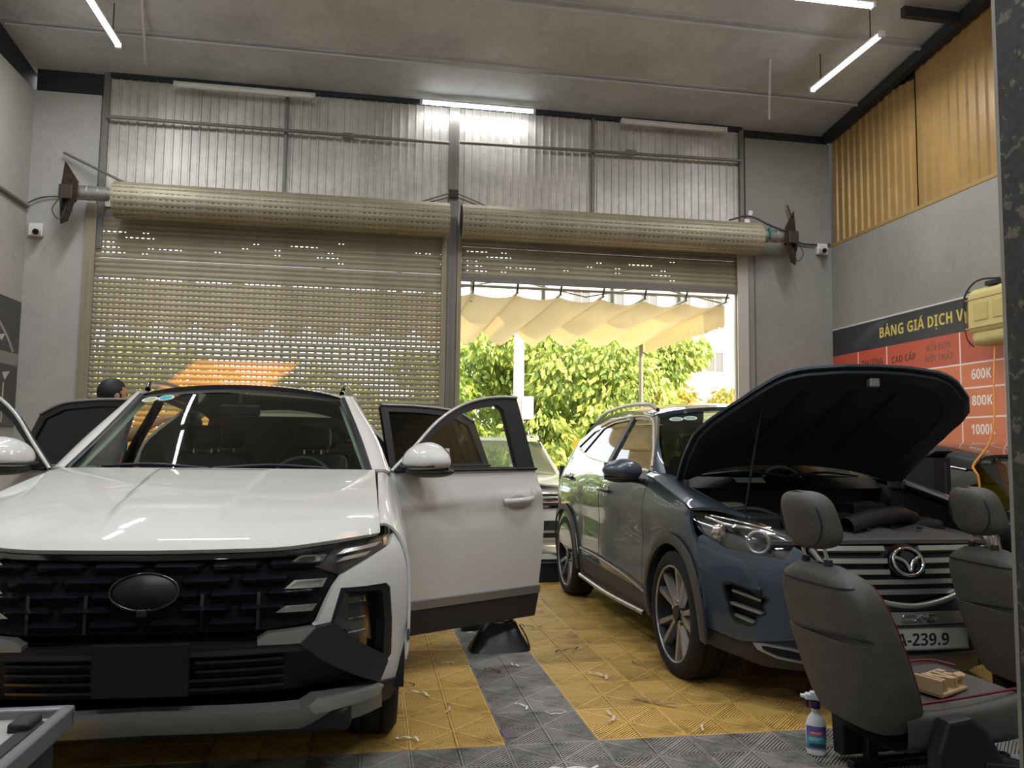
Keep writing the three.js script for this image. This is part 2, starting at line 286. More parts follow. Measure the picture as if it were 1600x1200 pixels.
// rafters near the right wall
const raf = (x0, x1, z, h) => bx(x1 - x0, h, 0.06, (x0 + x1) / 2, roofY(z) - h / 2, z, 0, 0, 0);
mesh('rafter', bx(0.09, 0.12, 8.0, XR - 0.05, roofY(-5) - 0.05, -5, -roofAng), mDarkSteel, ceil);
mesh('bracket', raf(4.95, 5.63, -6.6, 0.1), mDarkSteel, ceil);

// ---------- LED battens ----------
const mTubeOn = S(0xffffff, 0.5, 0, { emissive: 0xf1f5ff, emissiveIntensity: 7 });
const mTubeOff = S(0xe9e7dd, 0.35), mBatten = S(0xd9d8d0, 0.4);
const TUBE_I = 165;
function ledTube(label, a, b, lit, k = 0.7) {
  const A = V(...a), B = V(...b), mid = A.clone().add(B).multiplyScalar(0.5), L = A.distanceTo(B);
  const o = thing('tube_light', label, 'tube light', [mid.x, mid.y, mid.z], 0, 'LED tubes under the roof');
  const d = B.clone().sub(A).normalize(); o.quaternion.setFromUnitVectors(V(1, 0, 0), d);
  mesh('housing', rb(L, 0.022, 0.06, 0.008, 0, 0.022, 0), mBatten, o);
  mesh('tube', at(new THREE.CapsuleGeometry(0.026, L - 0.1, 6, 14), 0, 0, 0, 0, 0, Math.PI / 2), lit ? mTubeOn : mTubeOff, o);
  for (const s of [-1, 1]) mesh('end_cap', rb(0.035, 0.065, 0.065, 0.01, s * (L / 2 - 0.015), 0.002, 0), mBatten, o);
  if (mid.z < -8.8) for (const s of [-1, 1]) mesh('hanger', rb(0.03, 0.03, 0.12, 0.004, s * L * 0.35, 0.025, -0.06), mBatten, o);
  else for (const s of [-1, 1]) { const w = mid.clone().addScaledVector(d, s * L * 0.35), hh = roofY(w.z) + 0.03 - mid.y; mesh('hanger', cyl(0.006, 0.006, hh, s * L * 0.35, hh / 2 + 0.03, 0), mCable, o); }
  if (lit) { const l = new THREE.RectAreaLight(0xf4f7ff, TUBE_I * k, L - 0.1, 0.05); l.position.set(0, -0.034, 0); l.rotation.x = -Math.PI / 2; o.add(l); }
  return o;
}
ledTube('lit white tube fixed along top of ribbed cladding beside the steel post', [0.45, 5.3, -8.88], [1.8, 5.3, -8.88], true, 0.22);
ledTube('unlit tube above the closed shutter near the plastered pier', [-2.22, 5.25, -8.88], [-0.72, 5.25, -8.88], false);
ledTube('unlit tube above the half open shutter near the plastered pier', [2.85, 5.27, -8.88], [4.2, 5.27, -8.88], false);
ledTube('lit white tube hung beside the yellow ribbed wall', [4.6, 5.25, -7.64], [4.6, 5.25, -6.42], true);
ledTube('lit white tube hung near the left side wall', [-2.52, 5.2, -8.0], [-2.52, 5.2, -6.7], true);
ledTube('lit white tube in line ahead of the left wall tube', [-2.52, 5.34, -6.6], [-2.52, 5.34, -5.3], true);
ledTube('lit white tube crossing the roof between the cars and yellow wall', [3.05, 5.3, -6.1], [4.3, 5.3, -6.1], true);
ledTube('lit white tube over the white SUV windscreen', [-2.0, 5.75, -5.2], [-0.75, 5.75, -5.2], true, 0.8);
ledTube('lit white tube over the blue SUV raised hood', [1.6, 5.75, -4.2], [2.85, 5.75, -4.2], true, 0.9);
ledTube('lit white tube over the left side of the white SUV', [-2.6, 5.9, -3.6], [-2.6, 5.9, -2.3], true, 1.2);
ledTube('lit white tube over the duffel bag aisle', [0.2, 6.0, -3.0], [1.4, 6.0, -3.0], true, 1.3);
ledTube('lit white tube over the loose car seats', [4.5, 5.9, -3.9], [4.5, 5.9, -2.6], true, 1.0);
ledTube('lit white tube over the tool trolley', [-1.6, 5.6, 0.6], [-0.3, 5.6, 0.6], true, 2.4);
ledTube('lit white tube over the steel column', [1.6, 5.6, 0.6], [2.9, 5.6, 0.6], true, 2.4);
// suspension rods and conduits
{ const o = mesh('hanging_rod', rod([4.4, 5.15, -8.2], [4.1, 5.545, -7.6], 0.014), mWhitePlastic); tag(o, 'thin white rod sloping from the roof near the unlit tube', 'rod'); }
{ const o = mesh('hanging_rod', rod([-2.44, 5.32, -8.6], [-2.2, 5.555, -7.5], 0.014), mWhitePlastic); tag(o, 'thin white rod along the roof beside the lit left tube', 'rod'); }
{ const o = thing('conduit', 'grey conduit run across the ribbed cladding above the shutters', 'conduit'); mesh('pipe', rod([-2.9, 4.86, -8.945], [0.8, 4.86, -8.945], 0.02), mGreySteel, o); mesh('pipe', rod([0.92, 4.88, -8.945], [4.43, 4.93, -8.945], 0.02), mGreySteel, o); for (const x of [-0.35, 3.0]) mesh('junction_box', rb(0.13, 0.06, 0.05, 0.01, x, x < 0 ? 4.86 : 4.93, -8.96), mGreySteel, o); }
{ const o = mesh('conduit', rod([XL + 0.02, 3.82, -8.95], [XL + 0.02, 3.82, -6.5], 0.022), mGreySteel); tag(o, 'grey conduit running along the left plastered wall', 'conduit'); }
// ---------- roller shutters ----------
const PIT = 0.0565;
function slatGeo(w, open, pitch = 0.0575, slot = 0.036) {    // one slat: bowed strip, and tabs between slots along its lower edge
  const hgt = open ? 0.0475 : PIT - 0.001, L = [];
  L.push(surf(1, 6, (u, v) => { const y = (v - 0.5) * hgt; return [(u - 0.5) * w, y + (open ? 0.005 : 0), 0.008 * Math.cos((v - 0.5) * 2.6)]; }, 0.0015));
  if (open) { const n = Math.floor(w / pitch); for (let i = 0; i <= n; i++) { const x = -w / 2 + i * pitch; const tabs = typeof open === 'function' && !open(i) ? pitch : pitch - slot; L.push(bx(tabs, 0.0115, 0.002, clamp(x, -w / 2 + tabs / 2, w / 2 - tabs / 2), -0.0225, 0.001)); } L.push(bx(w, 0.002, 0.004, 0, -0.0275, 0.002)); }
  return uvm(mg(L));
}
function shutter(name, label, x0, x1, yTop, yBot, nClosed, bottomBar, c0, c1) {
  const w = x1 - x0, xc = (x0 + x1) / 2, o = thing(name, label, 'roller shutter', [xc, 0, ZB]);
  const gC = slatGeo(w, null), gO = slatGeo(w, () => true), gW = slatGeo(w, () => true, 0.09, 0.058), gF = [0, 1, 2, 3].map((q) => slatGeo(w, (i) => (q < 3 && i > 1 && i < 4 + q) || ((i + q * 17) % 29) < 4 * (q % 2) || hash(i, q, 5) < 0.06, 0.0575, 0.03));
  const n = Math.round((yTop - yBot) / PIT);
  for (let i = 0; i < n; i++) {
    const y = yTop - (i + 0.5) * PIT; let g = gO;
    if (i < nClosed) g = (i > 1 && i < 7) || i === nClosed - 2 ? gF[i % 4] : gC;
    else if (i >= nClosed + 12 && i <= nClosed + 14) g = gW;
    const s = mesh('slat', g, mShutter, o); s.position.set(0, y, -0.005 + rr(-1, 1) * 0.0012);
  }
  if (bottomBar) mesh('bottom_bar', rb(w, 0.07, 0.035, 0.006, 0, yTop - n * PIT - 0.034, 0), mGreySteel, o);
  // coil of slats above
  const R = 0.185, yc = 3.885, zc = 0.27, k = 18, cw = c1 - c0, cxo = (c0 + c1) / 2 - xc, gS = slatGeo(cw, (i) => (i * 5 % 9) < 7, 0.0575, 0.028);
  const gWide = gS.clone(); gWide.scale(1, 2 * R * Math.sin(Math.PI / k) / PIT * 1.02, 1);
  for (let i = 0; i < k; i++) { const a = i / k * Math.PI * 2; const s = mesh('coiled_slat', gWide, mShutter, o); s.position.set(cxo, yc + R * Math.sin(a), zc + R * Math.cos(a)); s.rotation.x = -a; }
  mesh('drum', cyl(0.172, 0.172, cw - 0.02, cxo, yc, zc, 0, 0, Math.PI / 2, 32), mDarkSteel, o);
  return o;
}
shutter('roller_shutter', 'closed beige roller shutter of slotted slats, fully lowered', -2.98, 0.76, 3.78, 0.02, 11, false, -2.7, 0.79);
shutter('roller_shutter', 'half rolled-up beige roller shutter over the open doorway', 0.95, 4.4, 3.78, 3.3, 30, true, 0.93, 4.52);
// motors at the ends of the coils
const mRust = S(0x55504a, 0.6, 0.5, { map: grime(256, [220, 205, 190], 0.5, 6, 21, 3) });
function motor(label, x, s) {
  const o = thing('shutter_motor', label, 'motor', [x, 3.92, ZB + 0.27]);
  mesh('bracket_plate', ext([[0, -0.32], [0.1, -0.3], [0.2 , -0.05], [0.22, 0.1], [0.02, 0.34], [-0.03, 0.0]], 0.012).applyMatrix4(new THREE.Matrix4().makeRotationY(s > 0 ? -0.55 : Math.PI + 0.55)), mRust, o);
  mesh('motor_body', mg([cyl(0.075, 0.075, 0.36, s * 0.26, 0.02, 0, 0, 0, Math.PI / 2), cyl(0.06, 0.06, 0.06, s * 0.47, 0.02, 0, 0, 0, Math.PI / 2)]), S(0xa8a59c, 0.35, 0.7), o);
  mesh('gear_case', rb(0.14, 0.16, 0.14, 0.02, s * 0.06, 0.0, 0.02), mRust, o);
  for (let i = 0; i < 3; i++) mesh('clamp_ring', at(new THREE.TorusGeometry(0.077, 0.006, 6, 20), s * (0.14 + i * 0.11), 0.02, 0, 0, Math.PI / 2), mAluminium, o);
  mesh('chain', tube([[s * 0.02, -0.05, 0.08], [s * -0.05, -0.2, 0.1], [s * 0.03, -0.3, 0.1], [s * 0.08, -0.15, 0.1]], 0.006, 24, 5), mCable, o);
  mesh('sprocket', cyl(0.11, 0.11, 0.02, s * 0.02, -0.08, -0.02, 0, 0, Math.PI / 2), mDarkSteel, o);
  return o;
}
motor('bare metal shutter motor on a rusty bracket at the left pier', -3.22, 1);
const mot2 = motor('grimy shutter motor on a triangular bracket at the right pier', 5.0, -1);
mesh('release_lever', rb(0.03, 0.14, 0.03, 0.008, -0.36, 0.03, 0.08, 0, 0, 0.1), S(0x2f7a6a, 0.5), mot2);
mesh('wire_tag', mg([rb(0.07, 0.1, 0.02, 0.008, -0.62, 0.16, 0), rb(0.05, 0.09, 0.02, 0.006, -0.58, 0.27, 0.0, 0, 0, -0.3)]), mWhitePlastic, mot2);
mesh('cable', tube([[-0.85, 0.18, 0], [-0.6, 0.24, 0.02], [-0.35, 0.13, 0.06], [-0.1, 0.06, 0.05]], 0.012, 30, 6), mCable, mot2);
{ const o = mesh('steel_rod', rod([-3.3, 4.42, -8.92], [-2.55, 4.05, -8.78], 0.014), mGreySteel); tag(o, 'thin steel rod leaning from the left pier onto the coil', 'rod'); }
{ const o = mesh('loose_wire', tube([[5.02, 4.4, -8.93], [5.05, 4.3, -8.92], [5.07, 4.15, -8.9], [5.06, 4.05, -8.85]], 0.012, 20, 6), mCable); tag(o, 'short black wire poking up above the right motor bracket', 'wire'); }
for (const s of [-1, 1]) { const o = thing('stay_rods', s < 0 ? 'pair of thin stays from the post towards the closed shutter' : 'pair of thin stays from the post towards the open shutter', 'stays'); for (const d of [0, 0.05]) mesh('stay', rod([0.86 + s * 0.02, 4.28 - d, -8.93], [0.86 + s * 0.52, 4.06 - d * 0.4, -8.85], 0.01), mGreySteel, o); mesh('lug', rb(0.05, 0.1, 0.04, 0.008, 0.86 + s * 0.03, 4.26, -8.93), mRust, o); }
// security cameras
function cctv(label, x, y, s) {
  const o = thing('security_camera', label, 'camera', [x, y, ZB]);
  mesh('mount_box', rb(0.14, 0.14, 0.06, 0.012, 0, 0, 0.03), mWhitePlastic, o);
  mesh('barrel', mg([cyl(0.038, 0.042, 0.15, s * 0.03, -0.03, 0.11, Math.PI / 2 + 0.3, s * 0.3, 0)]), mWhitePlastic, o);
  mesh('lens', cyl(0.03, 0.03, 0.012, s * 0.055, -0.056, 0.185, Math.PI / 2 + 0.3, s * 0.3, 0), S(0x1c1c1e, 0.15), o);
}
cctv('small white security camera on the left pier', -3.54, 3.58, 1);
cctv('small white security camera on the right pier by yellow cladding', 5.5, 3.88, -1);
{ const o = mesh('loose_cable', tube([[-3.63, 3.86, -8.95], [-3.5, 3.93, -8.96], [-3.3, 3.95, -8.96], [-3.15, 3.9, -8.9]], 0.008, 24, 5), mCable); tag(o, 'thin cable drooping from wall conduit to the left motor', 'cable'); }
{ const o = mesh('loose_cable', tube([[5.62, 3.95, -8.97], [5.4, 3.93, -8.96], [5.2, 3.94, -8.96], [5.06, 4.0, -8.9]], 0.012, 24, 5), mCable); tag(o, 'cable running from camera to the right motor', 'cable'); }
// ---------- outside the doorway ----------
const GY = -0.16;
const mAsphalt = S(0xffffff, 0.9, 0, { map: grime(512, [176, 168, 150], 0.4, 6, 101, 0.4) });
const yard = struct('ground', 'pale paved yard outside the doorway', 'ground');
mesh('paving', uvm(span(-30, 40, GY - 0.3, GY, -70, ZB - 0.6)), mAsphalt, yard);
mesh('ramp', uvm(at(new THREE.BoxGeometry(9, 0.06, 0.62), 0.8, GY / 2 - 0.03, ZB - 0.42, -0.26)), mConcrete, yard);
{ // leaf litter by the threshold
  const L = []; for (let i = 0; i < 260; i++) { const g = new THREE.PlaneGeometry(rr(0.03, 0.08), rr(0.02, 0.05)); L.push(at(g, rr(0.6, 4.4), GY + 0.01 + rr(0, 0.02), rr(-10.6, -9.7), -Math.PI / 2 + rr(-0.4, 0.4), rr(0, 6), 0)); }
  const o = mesh('leaf_litter', L, S(0x8a6a35, 0.9)); tag(o, 'dry brown leaf litter on the ground outside the doorway', 'leaves'); o.userData.kind = 'stuff';
}
// awning of scalloped cream fabric on ridge rods
const mAwn = PH(0xc9b78c, 0.9, 0, { transmission: 0.25, thickness: 0 });
const aw = thing('awning', 'cream scalloped fabric awning on rods outside the doorway', 'awning', [0, 0, 0]);
const ridge0 = 4.56, RP = 0.56, zN = -9.75, zF = -12.9;
const awY = (z, f) => lerp(3.27, 3.27, (zN - z) / (zN - zF)) - f;
for (let k = 0; k < 17; k++) {
  const x1 = ridge0 - k * RP, x0 = x1 - RP;
  mesh('fabric_bay', surf(10, 14, (u, v) => { const z = lerp(zN, zF, v), sag = (0.05 + 0.17 * v) * Math.sin(Math.PI * u) + 0.012 * Math.sin(9 * v + k) * Math.sin(Math.PI * u); return [lerp(x0, x1, u), awY(z, sag), z]; }), mAwn, aw);
  mesh('ridge_rod', rod([x1, 3.3, zN + 0.05], [x1, 3.28, zF], 0.018), mGreySteel, aw);
  mesh('hanger', rod([x1, 3.3, zN + 0.02], [x1, 3.4, zN + 0.1], 0.014), mDarkSteel, aw);
}
mesh('valance', surf(60, 6, (u, v) => { const z = lerp(zN, zF, u); return [4.56 + 0.015 * Math.sin(u * 90) * v, 3.27 - v * (0.27 + 0.03 * Math.abs(Math.sin(u * 60))), z]; }), mAwn, aw);
mesh('frame', mg([rod([-5, 3.4, -9.9], [4.7, 3.4, -9.9], 0.02), ...[0, 1, 2, 3, 4, 5].map((i) => rod([4.1 - i * 0.95, 3.25, -10.2], [4.1 - i * 0.95, 3.8, -10.2], 0.03)), ...[0, 1, 2, 3].map((i) => rod([4.6 - i * 1.9, 3.32, -9.9], [3.65 - i * 1.9, 3.55, -10.1], 0.01)), ...[0, 1, 2].map((i) => rod([3.65 - i * 1.9, 3.55, -10.1], [2.7 - i * 1.9, 3.32, -9.9], 0.01)), rod([-5, 3.45, zF], [4.7, 3.45, zF], 0.03)]), mGreySteel, aw);
for (const x of [4.5, -4]) mesh('support_post', rod([x, GY, zF], [x, 3.45, zF], 0.04), mGreySteel, aw);
// utility pole with boxes
{ const o = thing('utility_pole', 'pale concrete utility pole with meter boxes in front of trees', 'pole', [2.86, GY, -15.5]);
  mesh('shaft', cyl(0.09, 0.12, 6, 0, 3, 0), S(0xcfcac0, 0.8), o); for (const [x, y, h] of [[0.16, 2.3, 0.45], [-0.14, 2.0, 0.35], [0.12, 1.5, 0.3]]) { const b = mesh('meter_box', rb(0.22, h, 0.16, 0.015, x, y, 0.1), mWhitePlastic, o); mesh('lid', rb(0.18, h - 0.05, 0.012, 0.006, x, y, 0.185), S(0xb9bcbc, 0.5), b); } }
// trees
const leafMat = (c) => PH(c, 0.75, 0, { transmission: 0.35, thickness: 0, vertexColors: true });
const mLeaf = leafMat(0xffffff), mBark = S(0x6b5a45, 0.9);
function tree(label, x, z, h, r, n, col, y0 = 0.6, leaf = 0.17) {
  const o = thing('tree', label, 'tree', [x, GY, z], 0, 'trees across the yard');
  const tr = [rod([0, 0, 0], [0.1, h * 0.55, 0.05], 0.14, 10, 0.09)];
  const blobs = []; const nb = 26;
  for (let i = 0; i < nb; i++) { const a = rr(0, 6.283), q = Math.sqrt(rnd()), yy = lerp(y0, h, rnd()), k = Math.sqrt(Math.max(0.1, 1 - Math.pow((yy - (y0 + h) / 2) / ((h - y0) / 2) * 0.9, 2))); blobs.push([Math.cos(a) * q * r * k, yy, Math.sin(a) * q * r * k, rr(0.25, 0.5) * r]); }
  for (const b of blobs.slice(0, 9)) tr.push(rod([0.05, h * 0.4, 0], [b[0], b[1], b[2]], 0.045, 6, 0.015));
  mesh('trunk', tr, mBark, o);
  const P = [], C = [], cc = new THREE.Color(), N = [];
  for (let i = 0; i < n; i++) {
    const b = blobs[Math.floor(rnd() * nb)], d = V(rr(-1, 1), rr(-1, 1), rr(-1, 1)).normalize().multiplyScalar(b[3] * Math.cbrt(rr(0.25, 1)));
    const c = V(b[0] + d.x, b[1] + d.y * 0.8, b[2] + d.z), l = leaf * rr(0.7, 1.4), w = l * 0.28;
    const dir = V(d.x + rr(-0.4, 0.4), -0.7 + rr(-0.7, 0.5), d.z + rr(-0.4, 0.4)).normalize(), side = V(rr(-1, 1), rr(-1, 1), rr(-1, 1)).cross(dir).normalize(), up = side.clone().cross(dir);
    const a = c, e = c.clone().addScaledVector(dir, l), m = c.clone().addScaledVector(dir, l * 0.45), m1 = m.clone().addScaledVector(side, w).addScaledVector(up, w * 0.3), m2 = m.clone().addScaledVector(side, -w).addScaledVector(up, w * 0.3);
    cc.set(col[Math.floor(rnd() * col.length)]).multiplyScalar(rr(0.75, 1.15));
    for (const q of [a, m1, e, a, e, m2]) { P.push(q.x, q.y, q.z); C.push(cc.r, cc.g, cc.b); }
  }
  const g = new THREE.BufferGeometry(); g.setAttribute('position', new THREE.Float32BufferAttribute(P, 3)); g.setAttribute('color', new THREE.Float32BufferAttribute(C, 3)); g.computeVertexNormals();
  mesh('foliage', g, mLeaf, o);
}
const G1 = [0x93a84a, 0xa8b957, 0x829b45, 0xb9c668], G2 = [0xa9b04a, 0xc2a24a, 0xb98f45, 0x98a845], G3 = [0x6f8d34, 0x86a03b, 0x9db54a];
tree('big bright green tree behind the utility pole', 3.4, -18.2, 4.3, 2.1, 10000, G1);
tree('leafy green tree between the pole and the low shrub', 1.3, -17.5, 3.3, 1.4, 6000, G3, 0.3);
tree('broad green tree beyond the dark blue car', 6.0, -17.5, 4.0, 1.9, 9000, G1);
tree('reddish green bushy tree below the white building', 8.3, -18.5, 3.3, 1.9, 7000, G2, 0.2);
tree('low shrubby tree seen through the closed shutter slots', -1.2, -16.5, 2.7, 1.6, 5000, G3, 0.2);
tree('dark green tree seen through the shutter by the left pier', -4.2, -17, 3.4, 1.7, 5000, G3, 0.2);
tree('tall green tree behind the broad tree row', 4.6, -20, 4.4, 2.0, 6000, G3);
tree('green shrub at the foot of the doorway post', 7.0, -15.0, 1.7, 1.1, 3500, G1, 0.0);
// white building across the road
{ const o = thing('building', 'white multi-storey building with rows of windows beyond the trees', 'building', [22, GY, -42]);
  const W = 24, Hh = 11.5; mesh('wall', uvm(bx(W, Hh, 8, 0, Hh / 2, -4)), S(0xcfcdc6, 0.8), o); mesh('parapet', bx(W + 0.4, 0.5, 8.4, 0, Hh + 0.25, -4), S(0xf4f2ec, 0.8), o);
  const mPane = S(0x5f6266, 0.3), mFrame = S(0x9a9892, 0.6), gw = mg([bx(1.0, 0.08, 0.1, 0, 0.75, 0), bx(1.0, 0.08, 0.1, 0, -0.75, 0), bx(0.08, 1.5, 0.1, -0.5, 0, 0), bx(0.08, 1.5, 0.1, 0.5, 0, 0), bx(0.06, 1.5, 0.08, 0, 0, 0)]), gp = bx(0.96, 1.46, 0.04);
  for (let f = 0; f < 3; f++) for (let i = 0; i < 12; i++) { const w = mesh('window', gw, mFrame, o); w.position.set(-W / 2 + 1.2 + i * 1.95, 3.2 + f * 3.1, 0.04); mesh('pane', gp, mPane, w); }
  for (let f = 0; f < 3; f++) mesh('balcony_rail', bx(W, 0.9, 0.12, 0, 2.3 + f * 3.1, 0.7), S(0xe9e7e0, 0.8), o);
}
// ---------- shared car materials and wheels ----------
const mWhitePaint = PH(0xd8d6cf, 0.55, 0, { clearcoat: 1, clearcoatRoughness: 0.03 });
const mGloss = PH(0x07080a, 0.12, 0, { clearcoat: 1, clearcoatRoughness: 0.04 });
const mBlack = S(0x0d0e10, 0.55), mClad = S(0x2a2b2d, 0.6), mRubber = S(0x141415, 0.8), mTrim = S(0x1b1c1e, 0.45);
const mSilver = S(0xb4b4b0, 0.32, 0.75), mChrome = S(0xe6e6e6, 0.08, 1), mDarkMetal = S(0x35373a, 0.35, 0.7);
const mGlass = PH(0xf0f7f2, 0.02, 0, { transmission: 1, thickness: 0, ior: 1.5 });
const mGlassG = PH(0xcfe0d4, 0.02, 0, { transmission: 1, thickness: 0, ior: 1.5 });
const mGlassDark = PH(0x23282b, 0.03, 0, { transmission: 0.85, thickness: 0, ior: 1.5 });
const mLens = PH(0xffffff, 0.03, 0, { transmission: 1, thickness: 0, ior: 1.5 });
const mCabin = S(0x1d1e21, 0.8), mCabinLight = S(0xd2d8cd, 0.8), mSeat = S(0x242427, 0.6);
function wheel(car, x, z, R, W, style, side) {
  const o = new THREE.Group(); o.name = 'wheel'; car.add(o); o.position.set(x, R, z);
  const r = R * (style === 'cx' ? 0.755 : 0.7), rotZ = new THREE.Matrix4().makeRotationZ(-Math.PI / 2 * side), put = (g) => { g.applyMatrix4(rotZ); return g; };   // lathe axis y -> outward
  const h = W / 2;
  mesh('tyre', put(lathe([[r, -h * 0.9], [R * 0.9, -h], [R * 0.975, -h * 0.82], [R, -h * 0.55], [R * 0.997, -h * 0.4], [R * 0.975, -h * 0.37], [R * 0.975, -h * 0.33], [R, -h * 0.3], [R, h * 0.3], [R * 0.975, h * 0.33], [R * 0.975, h * 0.37], [R * 0.997, h * 0.4], [R, h * 0.55], [R * 0.975, h * 0.82], [R * 0.9, h], [R * 0.78, h * 1.02], [r, h * 0.9]], 72)), mRubber, o);
  mesh('rim', put(lathe([[r * 0.99, h * 0.88], [r * 1.02, h * 0.92], [r * 0.97, h * 0.86], [r * 0.93, h * 0.5], [r * 0.9, -h * 0.2], [r * 0.2, -h * 0.2], [0.001, -h * 0.2]], 56)), S(0x141517, 0.5, 0.4), o);
  mesh('rim_edge', put(at(new THREE.TorusGeometry(r * 0.985, 0.008, 8, 56), 0, h * 0.9, 0, Math.PI / 2)), mSilver, o);
  mesh('brake_disc', put(cyl(r * 0.55, r * 0.55, 0.02, 0, -h * 0.05, 0, 0, 0, 0, 32)), S(0x3a3937, 0.4, 0.8), o);
  const n = 5;
  for (let i = 0; i < n; i++) for (const s of [-1, 1]) {
    const a = (i + 0.25) / n * Math.PI * 2, y0 = h * 0.62, y1 = h * 0.82;
    const c0 = [Math.cos(a + s * 0.1) * r * 0.16, Math.sin(a + s * 0.1) * r * 0.16], c1 = [Math.cos(a + s * 0.235) * r * 0.96, Math.sin(a + s * 0.235) * r * 0.96];
    const d = [c1[0] - c0[0], c1[1] - c0[1]], L = Math.hypot(...d), nx = -d[1] / L, nz = d[0] / L;
    const P = (t, k, y) => V(c0[0] + d[0] * t + nx * k, y, c0[1] + d[1] * t + nz * k);
    const w0 = r * 0.042, w1 = r * 0.056, pos = [], q = (A, B, C, D) => { for (const v of [A, B, C, A, C, D]) pos.push(v.x, v.y, v.z); };
    const T = [P(0, -w0, y0), P(0, w0, y0), P(1, w1, y1), P(1, -w1, y1)], Bm = [P(0, -w0 * 1.6, y0 - 0.03), P(0, w0 * 1.6, y0 - 0.03), P(1, w1 * 1.5, y1 - 0.045), P(1, -w1 * 1.5, y1 - 0.045)];
    q(T[0], T[1], T[2], T[3]); q(T[1], Bm[1], Bm[2], T[2]); q(T[0], T[3], Bm[3], Bm[0]); q(T[0], Bm[0], Bm[1], T[1]); q(T[3], T[2], Bm[2], Bm[3]);
    const g = new THREE.BufferGeometry(); g.setAttribute('position', new THREE.Float32BufferAttribute(pos, 3)); g.computeVertexNormals();
    mesh('spoke', put(g), mSilver, o);
  }
  mesh('hub_cap', put(cyl(r * 0.15, r * 0.17, 0.03, 0, h * 0.64, 0)), mDarkMetal, o);
  for (let i = 0; i < 5; i++) { const a = i / 5 * Math.PI * 2; mesh('wheel_nut', put(cyl(0.012, 0.012, 0.02, Math.cos(a) * r * 0.24, h * 0.6, Math.sin(a) * r * 0.24, 0, 0, 0, 6)), mChrome, o); }
  return o;
}
const both = (name, g, m, p) => [mesh(name, g, m, p), mesh(name, mir(g), m, p)];
// sampled strip swept along two edge curves, bulging outwards by b
const strip = (A, B, n, b, dirv, thick = 0.02) => surf(n, 6, (u, v) => { const ca = new THREE.CatmullRomCurve3(A.map((p) => V(...p))), cb = new THREE.CatmullRomCurve3(B.map((p) => V(...p))); const p = ca.getPoint(u).lerp(cb.getPoint(u), v), k = b * Math.sin(Math.PI * v); return [p.x + dirv[0] * k, p.y + dirv[1] * k, p.z + dirv[2] * k]; }, thick);
function carSeat(car, x, z, m, hr = true) {
  const o = new THREE.Group(); o.name = 'seat'; car.add(o); o.position.set(x, 0, z);
  mesh('cushion', rb(0.52, 0.16, 0.5, 0.06, 0, 0.62, 0), m, o); mesh('backrest', rb(0.5, 0.62, 0.14, 0.06, 0, 0.98, -0.3, -0.2), m, o);
  if (hr) { mesh('headrest', rb(0.26, 0.17, 0.1, 0.045, 0, 1.4, -0.38, -0.15), m, o); for (const s of [-1, 1]) mesh('headrest_post', rod([s * 0.06, 1.25, -0.36], [s * 0.06, 1.35, -0.37], 0.007), mChrome, o); }
}
